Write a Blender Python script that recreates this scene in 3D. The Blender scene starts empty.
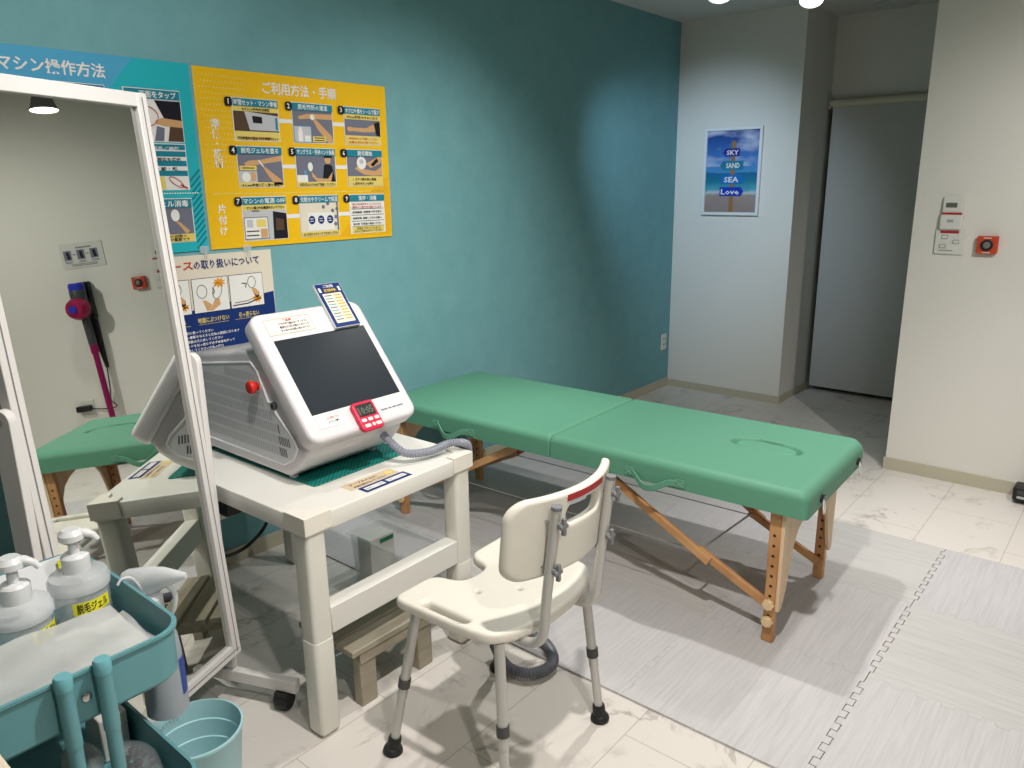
import bpy, math, random
from mathutils import Matrix, Vector
random.seed(7)
S = bpy.context.scene
COL = S.collection
PI = math.pi
def R_(d): return math.radians(d)

# ------------------------------------------------------------------ camera
FPX = 767.0
YAW, PITCH, ROLL = 0.69998, 0.25496, -0.01284
def cam_axes():
    f = Vector((math.cos(YAW)*math.cos(PITCH), math.sin(YAW)*math.cos(PITCH), -math.sin(PITCH)))
    r = Vector((math.sin(YAW), -math.cos(YAW), 0))
    u = r.cross(f)
    r2 = math.cos(ROLL)*r + math.sin(ROLL)*u
    u2 = -math.sin(ROLL)*r + math.cos(ROLL)*u
    return r2, u2, f
cr, cu_, cf = cam_axes()
cd = bpy.data.cameras.new('camera'); cam = bpy.data.objects.new('camera', cd); COL.objects.link(cam)
cd.sensor_width = 36.0; cd.lens = FPX/1024*36.0; cd.clip_start = 0.02
cam.matrix_world = Matrix(((cr.x, cu_.x, -cf.x, 0), (cr.y, cu_.y, -cf.y, 0), (cr.z, cu_.z, -cf.z, 1.5), (0, 0, 0, 1)))
S.camera = cam
S.view_settings.view_transform = 'Standard'; S.view_settings.look = 'None'
S.view_settings.gamma = 1.0; S.view_settings.use_curve_mapping = False
S.view_settings.exposure = 0.0
w = bpy.data.worlds.new('world'); S.world = w; w.use_nodes = True
w.node_tree.nodes['Background'].inputs[0].default_value = (0.75, 0.85, 1, 1)
w.node_tree.nodes['Background'].inputs[1].default_value = 0.25
try:
    S.cycles.max_bounces = 10; S.cycles.transparent_max_bounces = 16; S.cycles.use_denoising = True
    S.cycles.caustics_reflective = False; S.cycles.caustics_refractive = False; S.cycles.sample_clamp_indirect = 6
except Exception: pass

# ------------------------------------------------------------------ ceiling spotlights, plus added fill and wash lights
WARM = (1.0, 0.955, 0.89); NEUT = (1.0, 0.975, 0.94); COOL = (0.62, 0.80, 1.0)
def spot(name, loc, aim, power, size, blend, col, rad=0.035):
    l = bpy.data.lights.new(name, 'SPOT'); l.energy = power; l.color = col
    l.spot_size = R_(size); l.spot_blend = blend; l.shadow_soft_size = rad
    o = bpy.data.objects.new(name, l); COL.objects.link(o); o.location = loc
    o.rotation_euler = (Vector(aim)-Vector(loc)).to_track_quat('-Z', 'Y').to_euler()
    return o
SPOTS = [
    ('ceiling_spotlight_chair', (1.09, .54, 2.45), (1.35, 0.95, 0), 150, 125, .8, WARM),
    ('ceiling_spotlight_bed', (2.60, 1.40, 2.45), (2.25, 1.25, 0), 92, 86, .9, NEUT),
    ('ceiling_spotlight_corner', (3.60, .57, 2.19), (3.15, 0.25, 0), 76, 86, .9, NEUT),
    ('ceiling_spotlight_entry', (0.30, -0.45, 2.45), (.9, 0.6, 0), 72, 120, .9, WARM),  # added fill near the camera, no fixture
    ('ceiling_spotlight_side', (2.3, -0.6, 2.45), (4.24, -0.05, 0.75), 140, 84, 1, NEUT),  # added out of view to brighten the right wall
    ('ceiling_spotlight_poster', (0.75, 1.15, 2.45), (1.25, 2.74, 1.25), 68, 100, 1, NEUT),  # added wash for the posters, no lamp built here
    ('ceiling_spotlight_wall', (2.30, 0.75, 2.45), (2.55, 2.74, 0.95), 125, 66, 1, NEUT),  # added wash to lift the teal wall, unseen source
    ('ceiling_spotlight_back_wall', (3.05, 1.98, 2.42), (5.1, 2.46, 1.28), 125, 54, 1, COOL),
]
for a in SPOTS: spot(*a)

# ------------------------------------------------------------------ materials
def lin(c):
    def f(x):
        x /= 255.0
        return x/12.92 if x <= .04045 else ((x+.055)/1.055)**2.4
    return (f(c[0]), f(c[1]), f(c[2]), 1)
MATS = {}
def mat(name, rgb=(200, 200, 200), rough=.5, metal=0, spec=None, trans=0, alpha=1, emit=0, ior=1.45, var=0, vscale=20, bump=0, bscale=200):
    if name in MATS: return MATS[name]
    m = bpy.data.materials.new(name); m.use_nodes = True
    nt = m.node_tree; b = nt.nodes['Principled BSDF']
    c = lin(rgb); b.inputs['Base Color'].default_value = c
    b.inputs['Roughness'].default_value = rough; b.inputs['Metallic'].default_value = metal
    b.inputs['IOR'].default_value = ior
    if spec is not None: b.inputs['Specular IOR Level'].default_value = spec
    b.inputs['Transmission Weight'].default_value = trans; b.inputs['Alpha'].default_value = alpha
    if emit: b.inputs['Emission Color'].default_value = c; b.inputs['Emission Strength'].default_value = emit
    if var or bump:
        tc = nt.nodes.new('ShaderNodeTexCoord')
    if var:
        n = nt.nodes.new('ShaderNodeTexNoise'); n.inputs['Scale'].default_value = vscale; n.inputs['Detail'].default_value = 5
        mx = nt.nodes.new('ShaderNodeMix'); mx.data_type = 'RGBA'
        mx.inputs[6].default_value = tuple(x*(1-var) for x in c[:3])+(1,); mx.inputs[7].default_value = tuple(min(1, x*(1+var)) for x in c[:3])+(1,)
        nt.links.new(tc.outputs['Object'], n.inputs['Vector']); nt.links.new(n.outputs['Fac'], mx.inputs[0]); nt.links.new(mx.outputs[2], b.inputs['Base Color'])
    if bump:
        n2 = nt.nodes.new('ShaderNodeTexNoise'); n2.inputs['Scale'].default_value = bscale; n2.inputs['Detail'].default_value = 4
        bp = nt.nodes.new('ShaderNodeBump'); bp.inputs['Strength'].default_value = bump; bp.inputs['Distance'].default_value = .002
        nt.links.new(tc.outputs['Object'], n2.inputs['Vector']); nt.links.new(n2.outputs['Fac'], bp.inputs['Height']); nt.links.new(bp.outputs['Normal'], b.inputs['Normal'])
    MATS[name] = m
    return m

def grain_mat(name, c1, c2, scale, rough, detail=6, rand=True, contrast=(.35, .7), spec=.5, line=None):
    """streaky grain: noise squeezed along one axis"""
    m = bpy.data.materials.new(name); m.use_nodes = True; nt = m.node_tree; b = nt.nodes['Principled BSDF']
    b.inputs['Roughness'].default_value = rough; b.inputs['Specular IOR Level'].default_value = spec
    tc = nt.nodes.new('ShaderNodeTexCoord'); mp = nt.nodes.new('ShaderNodeMapping'); mp.inputs['Scale'].default_value = scale
    n = nt.nodes.new('ShaderNodeTexNoise'); n.inputs['Scale'].default_value = 1; n.inputs['Detail'].default_value = detail; n.inputs['Distortion'].default_value = .6
    r = nt.nodes.new('ShaderNodeValToRGB')
    r.color_ramp.elements[0].position = contrast[0]; r.color_ramp.elements[0].color = lin(c1)
    r.color_ramp.elements[1].position = contrast[1]; r.color_ramp.elements[1].color = lin(c2)
    src = tc.outputs['Object']
    if rand:
        oi = nt.nodes.new('ShaderNodeObjectInfo'); ad = nt.nodes.new('ShaderNodeVectorMath'); ad.operation = 'ADD'
        ml = nt.nodes.new('ShaderNodeVectorMath'); ml.operation = 'SCALE'; ml.inputs['Scale'].default_value = 37
        cm = nt.nodes.new('ShaderNodeCombineXYZ')
        for k in range(3): nt.links.new(oi.outputs['Random'], cm.inputs[k])
        nt.links.new(cm.outputs[0], ml.inputs[0]); nt.links.new(src, ad.inputs[0]); nt.links.new(ml.outputs[0], ad.inputs[1]); src = ad.outputs[0]
    nt.links.new(src, mp.inputs['Vector']); nt.links.new(mp.outputs[0], n.inputs['Vector']); nt.links.new(n.outputs['Fac'], r.inputs[0]); nt.links.new(r.outputs[0], b.inputs['Base Color'])
    MATS[name] = m
    return m

def wall_teal():
    m = mat('teal_wallpaper', (96, 166, 168), .75, spec=.25)
    nt = m.node_tree; b = nt.nodes['Principled BSDF']
    tc = nt.nodes.new('ShaderNodeTexCoord'); n = nt.nodes.new('ShaderNodeTexNoise'); n.inputs['Scale'].default_value = 9; n.inputs['Detail'].default_value = 8; n.inputs['Roughness'].default_value = .7
    r = nt.nodes.new('ShaderNodeValToRGB'); r.color_ramp.elements[0].position = .3; r.color_ramp.elements[0].color = lin((110, 160, 167)); r.color_ramp.elements[1].position = .7; r.color_ramp.elements[1].color = lin((120, 170, 175))
    nt.links.new(tc.outputs['Object'], n.inputs['Vector']); nt.links.new(n.outputs['Fac'], r.inputs[0]); nt.links.new(r.outputs[0], b.inputs['Base Color'])
    return m
def floor_marble():
    m = bpy.data.materials.new('marble_tile'); m.use_nodes = True; nt = m.node_tree; b = nt.nodes['Principled BSDF']
    b.inputs['Roughness'].default_value = .38; b.inputs['Specular IOR Level'].default_value = .35
    tc = nt.nodes.new('ShaderNodeTexCoord')
    n1 = nt.nodes.new('ShaderNodeTexNoise'); n1.inputs['Scale'].default_value = 2.3; n1.inputs['Detail'].default_value = 10; n1.inputs['Roughness'].default_value = .62; n1.inputs['Distortion'].default_value = 1.6
    r1 = nt.nodes.new('ShaderNodeValToRGB'); e = r1.color_ramp.elements
    e[0].position = .455; e[0].color = (0, 0, 0, 1); e[1].position = .50; e[1].color = (1, 1, 1, 1); x = e.new(.53); x.color = (0, 0, 0, 1)
    n2 = nt.nodes.new('ShaderNodeTexNoise'); n2.inputs['Scale'].default_value = 5.5; n2.inputs['Detail'].default_value = 6
    r2 = nt.nodes.new('ShaderNodeValToRGB'); r2.color_ramp.elements[0].position = .48; r2.color_ramp.elements[1].position = .68
    mu = nt.nodes.new('ShaderNodeMath'); mu.operation = 'MULTIPLY'
    mx = nt.nodes.new('ShaderNodeMix'); mx.data_type = 'RGBA'; mx.inputs[6].default_value = lin((215, 209, 203)); mx.inputs[7].default_value = lin((160, 154, 148))
    br = nt.nodes.new('ShaderNodeTexBrick'); br.inputs['Scale'].default_value = 1; br.inputs['Mortar Size'].default_value = .0022; br.inputs['Mortar Smooth'].default_value = .3
    br.inputs['Brick Width'].default_value = .64; br.inputs['Row Height'].default_value = .32; br.offset = .5
    br.inputs['Color1'].default_value = (1, 1, 1, 1); br.inputs['Color2'].default_value = (1, 1, 1, 1); br.inputs['Mortar'].default_value = (.72, .70, .67, 1)
    m2 = nt.nodes.new('ShaderNodeMix'); m2.data_type = 'RGBA'; m2.blend_type = 'MULTIPLY'; m2.inputs[0].default_value = 1
    mp = nt.nodes.new('ShaderNodeMapping'); mp.inputs['Location'].default_value = (0, 0.01, 0)
    L = nt.links.new
    L(tc.outputs['Object'], n1.inputs['Vector']); L(tc.outputs['Object'], n2.inputs['Vector']); L(tc.outputs['Object'], mp.inputs['Vector']); L(mp.outputs[0], br.inputs['Vector'])
    L(n1.outputs['Fac'], r1.inputs[0]); L(n2.outputs['Fac'], r2.inputs[0]); L(r1.outputs[0], mu.inputs[0]); L(r2.outputs[0], mu.inputs[1]); L(mu.outputs[0], mx.inputs[0])
    L(mx.outputs[2], m2.inputs[6]); L(br.outputs['Color'], m2.inputs[7]); L(m2.outputs[2], b.inputs['Base Color'])
    return m

WHITE_WALL = mat('white_wallpaper', (222, 219, 212), .8, spec=.2, bump=.15, bscale=350)
TEAL = wall_teal()
MARBLE = floor_marble()
BASEB = mat('beige_baseboard', (186, 180, 160), .55)
CEIL = mat('ceiling_white', (205, 205, 200), .85)

# ------------------------------------------------------------------ mesh builder
class MB:
    def __init__(self, X=None):
        self.v = []; self.f = []; self.mi = []; self.mats = []; self.X = X or Matrix()
    def _m(self, m):
        if m not in self.mats: self.mats.append(m)
        return self.mats.index(m)
    def add(self, vs, fs, m, fn=None):
        o = len(self.v); k = self._m(m)
        for p in vs:
            p = Vector(fn(p)) if fn else Vector(p)
            self.v.append(self.X @ p)
        for f in fs: self.f.append([i+o for i in f]); self.mi.append(k)
    def box(self, x0, x1, y0, y1, z0, z1, m, fn=None):
        vs = [(x, y, z) for z in (z0, z1) for y in (y0, y1) for x in (x0, x1)]
        self.add(vs, [(0, 2, 3, 1), (4, 5, 7, 6), (0, 1, 5, 4), (2, 6, 7, 3), (0, 4, 6, 2), (1, 3, 7, 5)], m, fn)
    def quadbox(self, p, q, wv, hv, m):
        """beam from p to q with half-extents wv, hv"""
        p, q, wv, hv = Vector(p), Vector(q), Vector(wv), Vector(hv)
        vs = [b+s*wv+t*hv for b in (p, q) for s, t in ((-1, -1), (1, -1), (1, 1), (-1, 1))]
        self.add(vs, [(3, 2, 1, 0), (4, 5, 6, 7), (0, 1, 5, 4), (1, 2, 6, 5), (2, 3, 7, 6), (3, 0, 4, 7)], m)
    def cyl(self, p, q, r0, m, r1=None, n=20, cap=True):
        r1 = r0 if r1 is None else r1
        p, q = Vector(p), Vector(q); d = (q-p).normalized(); a = d.orthogonal().normalized(); b = d.cross(a)
        vs = []
        for c, r in ((p, r0), (q, r1)):
            for i in range(n):
                t = 2*PI*i/n; vs.append(c+a*math.cos(t)*r+b*math.sin(t)*r)
        fs = [(i, (i+1) % n, n+(i+1) % n, n+i) for i in range(n)]
        if cap: fs += [tuple(reversed(range(n))), tuple(range(n, 2*n))]
        self.add(vs, fs, m)
    def tube(self, pts, r, m, n=12, closed=False, radii=None, cap=True):
        P = [Vector(p) for p in pts]; N = len(P); vs = []; fs = []
        a = None
        for i in range(N):
            d = (P[(i+1) % N]-P[i-1]) if closed else (P[min(i+1, N-1)]-P[max(i-1, 0)])
            d.normalize()
            if a is None: a = d.orthogonal().normalized()
            a = (a-d*a.dot(d)).normalized(); b = d.cross(a)
            rr = radii[i] if radii else r
            for k in range(n):
                t = 2*PI*k/n; vs.append(P[i]+(a*math.cos(t)+b*math.sin(t))*rr)
        for i in range(N if closed else N-1):
            j = (i+1) % N
            for k in range(n): fs.append((i*n+k, i*n+(k+1) % n, j*n+(k+1) % n, j*n+k))
        if not closed and cap: fs += [tuple(reversed(range(n))), tuple(range((N-1)*n, N*n))]
        self.add(vs, fs, m)
    def lathe(self, prof, c, m, n=32, axis=None, cap0=True, cap1=True):
        """prof = [(r, h)] revolved about axis through c"""
        ax = Vector(axis or (0, 0, 1)).normalized(); a = ax.orthogonal().normalized(); b = ax.cross(a); c = Vector(c); vs = []; fs = []
        for r, h in prof:
            for i in range(n):
                t = 2*PI*i/n; vs.append(c+ax*h+(a*math.cos(t)+b*math.sin(t))*r)
        for k in range(len(prof)-1):
            for i in range(n): fs.append((k*n+i, k*n+(i+1) % n, (k+1)*n+(i+1) % n, (k+1)*n+i))
        if cap0: fs.append(tuple(reversed(range(n))))
        if cap1: fs.append(tuple(range((len(prof)-1)*n, len(prof)*n)))
        self.add(vs, fs, m)
    def loft(self, rings, m, cap0=True, cap1=True, closed=True):
        n = len(rings[0]); vs = [p for r in rings for p in r]; fs = []
        for k in range(len(rings)-1):
            for i in range(n if closed else n-1):
                fs.append((k*n+i, k*n+(i+1) % n, (k+1)*n+(i+1) % n, (k+1)*n+i))
        if cap0: fs.append(tuple(reversed(range(n))))
        if cap1: fs.append(tuple(range((len(rings)-1)*n, len(rings)*n)))
        self.add(vs, fs, m)
    def ball(self, c, r, m, n=16, sz=(1, 1, 1)):
        prof = [(max(1e-4, math.sin(PI*k/(n//2))), -math.cos(PI*k/(n//2))) for k in range(n//2+1)]
        vs = []; fs = []
        for rr, h in prof:
            for i in range(n):
                t = 2*PI*i/n; vs.append((c[0]+rr*math.cos(t)*r*sz[0], c[1]+rr*math.sin(t)*r*sz[1], c[2]+h*r*sz[2]))
        for k in range(len(prof)-1):
            for i in range(n): fs.append((k*n+i, k*n+(i+1) % n, (k+1)*n+(i+1) % n, (k+1)*n+i))
        self.add(vs, fs, m)
    def plate(self, outlines, t, m, bev=0, fn=None, res=2, cuts=None):
        """flat plate with rounded edges and holes, z from 0 to t, then mapped by fn"""
        cu = bpy.data.curves.new('tmp', 'CURVE'); cu.dimensions = '2D'; cu.fill_mode = 'BOTH'
        cu.extrude = max(0, t/2-bev); cu.bevel_depth = bev; cu.bevel_resolution = res; cu.offset = -bev
        for pts in outlines:
            s = cu.splines.new('POLY'); s.points.add(len(pts)-1)
            for p, q in zip(s.points, pts): p.co = (q[0], q[1], 0, 1)
            s.use_cyclic_u = True
        o = bpy.data.objects.new('tmp', cu); me = bpy.data.meshes.new_from_object(o)
        if cuts:
            import bmesh
            bm = bmesh.new(); bm.from_mesh(me)
            bmesh.ops.remove_doubles(bm, verts=bm.verts, dist=1e-6)
            for axis, k in cuts:
                no = (1, 0, 0) if axis == 'x' else (0, 1, 0); co = (k, 0, 0) if axis == 'x' else (0, k, 0)
                bmesh.ops.bisect_plane(bm, geom=bm.verts[:]+bm.edges[:]+bm.faces[:], plane_co=co, plane_no=no)
            bm.to_mesh(me); bm.free()
        vs = [(v.co.x, v.co.y, v.co.z+t/2) for v in me.vertices]; fs = [tuple(p.vertices) for p in me.polygons]
        self.add(vs, fs, m, fn)
        bpy.data.objects.remove(o); bpy.data.curves.remove(cu); bpy.data.meshes.remove(me)
    def text(self, s, h, m, fn, width=None, align='l', bold=0.0, res=1):
        """text of cap height about h; (u, v) mapped by fn(u, v)"""
        cu = bpy.data.curves.new('tmp', 'FONT'); cu.body = s; cu.size = h; cu.resolution_u = res; cu.offset = bold*h
        o = bpy.data.objects.new('tmp', cu); me = bpy.data.meshes.new_from_object(o)
        if len(me.vertices):
            xs = [v.co.x for v in me.vertices]; x0, x1 = min(xs), max(xs); k = (width/(x1-x0)) if width and x1 > x0 else 1
            off = {'l': 0, 'c': -(x1-x0)*k/2, 'r': -(x1-x0)*k}[align]
            self.add([((v.co.x-x0)*k+off, v.co.y, 0) for v in me.vertices], [tuple(p.vertices) for p in me.polygons], m, lambda p: fn(p[0], p[1]))
        bpy.data.objects.remove(o); bpy.data.curves.remove(cu); bpy.data.meshes.remove(me)
    def build(self, name, parent=None, bevel=0, segs=2, angle=35, smooth=True, **tags):
        me = bpy.data.meshes.new(name); org = Vector((0, 0, 0))
        if parent is None and self.v and not tags.get('keep'):
            xs, ys, zs = zip(*[(p.x, p.y, p.z) for p in self.v]); org = Vector(((min(xs)+max(xs))/2, (min(ys)+max(ys))/2, min(zs)))
        me.from_pydata([tuple(p-org) for p in self.v], [], self.f); 
        for m in self.mats: me.materials.append(m)
        for p, k in zip(me.polygons, self.mi): p.material_index = k; p.use_smooth = smooth
        me.update()
        if smooth:
            try: me.set_sharp_from_angle(angle=R_(angle))
            except Exception: pass
        o = bpy.data.objects.new(name, me); COL.objects.link(o); o.location = org
        if parent: o.parent = parent
        if bevel:
            b = o.modifiers.new('bevel', 'BEVEL'); b.width = bevel; b.segments = segs; b.limit_method = 'ANGLE'; b.angle_limit = R_(40)
        return tag(o, **tags)
def tag(o, label=None, cat=None, group=None, kind=None, keep=None):
    if label: o['label'] = label
    if cat: o['category'] = cat
    if group: o['group'] = group
    if kind: o['kind'] = kind
    return o
def thing(name, label, cat, loc=(0, 0, 0), rotz=0, group=None):
    o = bpy.data.objects.new(name, None); COL.objects.link(o); o.empty_display_size = .05
    o.location = loc; o.rotation_euler = (0, 0, rotz)
    return tag(o, label, cat, group)
def struct(name, mb, **k):
    return mb.build(name, kind='structure', keep=True, **k)
def rrect(x0, x1, y0, y1, r, n=6):
    out = []
    for cx, cy, a0 in ((x1-r, y1-r, 0), (x0+r, y1-r, 90), (x0+r, y0+r, 180), (x1-r, y0+r, 270)):
        for k in range(n+1):
            a = R_(a0+90*k/n); out.append((cx+r*math.cos(a), cy+r*math.sin(a)))
    return out
def ell(cx, cy, a, b, n=28): return [(cx+a*math.cos(2*PI*k/n), cy+b*math.sin(2*PI*k/n)) for k in range(n)]
def bez(pts, n=8):
    """Catmull-Rom through points"""
    P = [Vector(p) for p in pts]; out = []
    for i in range(len(P)-1):
        p0 = P[max(i-1, 0)]; p1 = P[i]; p2 = P[i+1]; p3 = P[min(i+2, len(P)-1)]
        for k in range(n):
            t = k/n
            out.append(.5*((2*p1)+(p2-p0)*t+(2*p0-5*p1+4*p2-p3)*t*t+(3*p1-p0-3*p2+p3)*t**3))
    out.append(P[-1]); return out
def bar(name, p, q, hw, hh, m, parent, up=(0, 0, 1), bevel=0, **k):
    p, q = Vector(p), Vector(q); d = (q-p).normalized(); s = d.cross(Vector(up))
    if s.length < 1e-4: s = d.cross(Vector((1, 0, 0)))
    s.normalize(); t = s.cross(d).normalized()
    mb = MB(); mb.quadbox(p, q, s*hw, t*hh, m); return mb.build(name, parent, bevel=bevel, **k)

# ------------------------------------------------------------------ the room
WY, BX, NX, RX = 2.745, 5.10, 5.645, 4.24     # teal wall, back wall, niche wall, right wall
NY, RY = 1.885, 0.965                          # niche sides
X0, Y0, ZC = -1.7, -1.9, 2.55
b = MB(); b.box(X0, NX+.1, Y0, WY+.1, -.1, 0, MARBLE); struct('floor', b)
b = MB(); b.box(X0, NX+.1, Y0, WY+.1, ZC, ZC+.1, CEIL); struct('ceiling', b)
b = MB(); b.box(X0, BX, WY, WY+.1, 0, ZC, TEAL); struct('wall_left', b)
b = MB(); b.box(BX, NX, NY, WY+.1, 0, ZC, WHITE_WALL); struct('wall_back', b)
b = MB(); b.box(NX, NX+.1, RY-.1, NY+.1, 2.03, ZC, WHITE_WALL); b.box(NX, NX+.1, NY, NY+.1, 0, 2.03, WHITE_WALL); b.box(NX, NX+.1, RY-.1, RY, 0, 2.03, WHITE_WALL); struct('wall_niche', b)
b = MB(); b.box(RX, NX, Y0, RY, 0, ZC, WHITE_WALL); struct('wall_right', b)
b = MB(); b.box(X0, RX, Y0-.1, Y0, 0, ZC, WHITE_WALL); struct('wall_front', b)
b = MB(); b.box(X0-.1, X0, Y0, WY, 0, ZC, WHITE_WALL); struct('wall_entry', b)
b = MB(); b.box(X0, BX-.008, WY-.008, WY, 0, .065, BASEB); struct('baseboard_left', b)
b = MB(); b.box(BX-.008, BX, NY-.008, WY-.008, 0, .052, BASEB); b.box(BX, NX, NY-.008, NY, 0, .052, BASEB); struct('baseboard_back', b)
b = MB(); b.box(RX-.008, RX, Y0, RY+.008, 0, .065, BASEB); b.box(RX, NX, RY, RY+.008, 0, .065, BASEB); struct('baseboard_right', b)
DOORM = mat('dark_door', (70, 62, 52), .6)
b = MB(); b.box(NX+.06, NX+.1, RY, NY, 0, 2.03, DOORM); struct('door_1', b)

# roller screen over the doorway
t = thing('roller_screen', 'closed grey roller screen with a cream tube covering the doorway in the niche', 'roller blind', (NX-.04, (NY+RY)/2, 0))
hw = (NY-RY)/2-.022
CREAM = mat('cream_plastic', (206, 199, 178), .5)
SCREEN = mat('grey_screen_fabric', (186, 185, 180), .8)
b = MB(); b.cyl((0, -hw, 2.0), (0, hw, 2.0), .024, CREAM, n=20); b.build('roller_tube', t)
b = MB(); b.box(.004, .008, -hw+.01, hw-.01, .05, 2.0, SCREEN); b.build('screen_fabric', t)
b = MB(); b.box(-.001, .013, -hw+.01, hw-.01, .034, .052, SCREEN); b.build('bottom_bar', t, bevel=.003)
for s in (-1, 1):
    b = MB(); b.box(-.03, .038, s*hw+(0 if s > 0 else -.012), s*hw+(.012 if s > 0 else 0), 1.965, 2.035, CREAM); b.build('bracket', t, bevel=.003)

VENT = mat('vent_grey', (196, 196, 192), .7)
t = thing('ceiling_vent', 'round flat vent set in the ceiling above the niche', 'vent', (5.50, 1.49, ZC))
b = MB(); b.lathe([(.125, 0), (.125, -.006), (.105, -.012), (.1, -.004)], (0, 0, 0), VENT, 36, cap1=False); b.build('rim', t)
b = MB(); b.lathe([(.1, -.002), (.09, -.010), (.02, -.014)], (0, 0, 0), VENT, 36); b.build('cover', t)

# ------------------------------------------------------------------ visible ceiling lamps
SHADE = mat('lamp_grey_shade', (120, 120, 118), .5, metal=.3)
BULB = mat('lamp_glow', (255, 250, 240), .4, emit=9)
def lamp(loc, aim, label, k):
    t = thing('ceiling_spotlight', label, 'ceiling lamp', loc, group='ceiling spotlights')
    d = (Vector(aim)-Vector(loc)).normalized()
    b = MB(); b.lathe([(.088*k, 0), (.085*k, 0), (.05*k, -.10), (.03*k, -.105)], (0, 0, 0), SHADE, 32, axis=d, cap0=False); b.build('shade', t)
    b = MB(); b.lathe([(.082*k, -.004), (.0805*k, -.012)], (0, 0, 0), BULB, 32, axis=d, cap1=False); b.build('bulb', t, label='glowing white bulb face')
    top = Vector((0, 0, ZC-loc[2])); back = -d*.10
    b = MB(); b.tube([back, (back+Vector((0, 0, .04))), Vector((back.x, back.y, top.z-.02))], .009, SHADE); b.build('stem', t)
    b = MB(); b.lathe([(.05, top.z-.022), (.05, top.z-.001)], (back.x, back.y, 0), SHADE, 28); b.build('ceiling_mount', t)
lamp((3.62, .57, 2.22), (3.4, .55, 0), 'grey cone ceiling lamp reflected at the top of the mirror', .86)
lamp((3.87, 1.42, 2.305), (2.6, 1.0, 0), 'bright ceiling lamp at the top edge, right of the framed picture', .62)
lamp((3.46, 1.68, 2.300), (2.5, 1.3, .3), 'ceiling lamp just peeking in at the top, left of the other bright lamp', .66)


# ------------------------------------------------------------------ foam mats
MATA = grain_mat('foam_wood_a', (185, 182, 184), (197, 194, 196), (5, 110, 5), .55, contrast=(.3, .62), spec=.3)
MATB = grain_mat('foam_wood_b', (184, 182, 181), (196, 194, 192), (110, 5, 5), .55, contrast=(.3, .62), spec=.3)
MX = [1.735, 2.285, 2.835, 3.385]; MY = [-.60, -.05, .50, 1.05, 1.60, 2.15, 2.70]
NT, TD = 8, .009
def edge_pts(length, sign, gap, outer, e=.0006):
    """points (s, outward offset) along an edge; tabs when not an outer edge"""
    if outer: return [(e, 0), (length-e, 0)]
    st = length/(2*NT); pts = []
    for i in range(2*NT):
        o = sign*(TD if i % 2 == 0 else -TD)
        if i in (0, 2*NT-1): o = 0
        a, c = i*st, (i+1)*st; d = gap if o > 0 else (-gap if o < 0 else 0)
        a = e if i == 0 else a+d; c = length-e if i == 2*NT-1 else c-d
        pts += [(a, o-gap), (c, o-gap)]
    return pts
COLN = ['table side', 'middle', 'back side']
ROWN = {0: 'in the nearest row at the right edge', 1: 'in the second row, right of the jigsaw joint', 2: 'in the row left of the jigsaw joint', 3: 'in the row under the middle of the bed', 4: 'in the row under the far half of the bed', 5: 'in the row against the teal wall'}
for i in range(3):
    for j in range(6):
        x0, x1, y0, y1 = MX[i], MX[i+1], MY[j], MY[j+1]; L = .55
        gb = .0018 if j == 2 else .0003; gt = .0018 if j == 1 else .0003; gs = .0003
        cl = [(x0+s, y0-o) for s, o in edge_pts(L, -1, gb, j == 0)]
        cl += [(x1+o, y0+s) for s, o in edge_pts(L, 1, gs, i == 2)]
        cl += [(x0+s, y1+o) for s, o in reversed(edge_pts(L, 1, gt, j == 5))]
        cl += [(x0-o, y0+s) for s, o in reversed(edge_pts(L, -1, gs, i == 0))]
        b = MB(); n_ = len(cl)
        b.add([(x, y, .0003) for x, y in cl]+[(x, y, .0075) for x, y in cl], [tuple(reversed(range(n_))), tuple(range(n_, 2*n_))]+[(q, (q+1) % n_, n_+(q+1) % n_, n_+q) for q in range(n_)], MATB if ((i+j) % 2 == 0 and (i, j) != (0, 2)) else MATA)
        b.build('foam_mat', smooth=False, label='grey foam floor mat %s, %s' % (ROWN[j], COLN[i]), cat='floor mat', group='interlocking foam floor mats')
MZ = .0078

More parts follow.
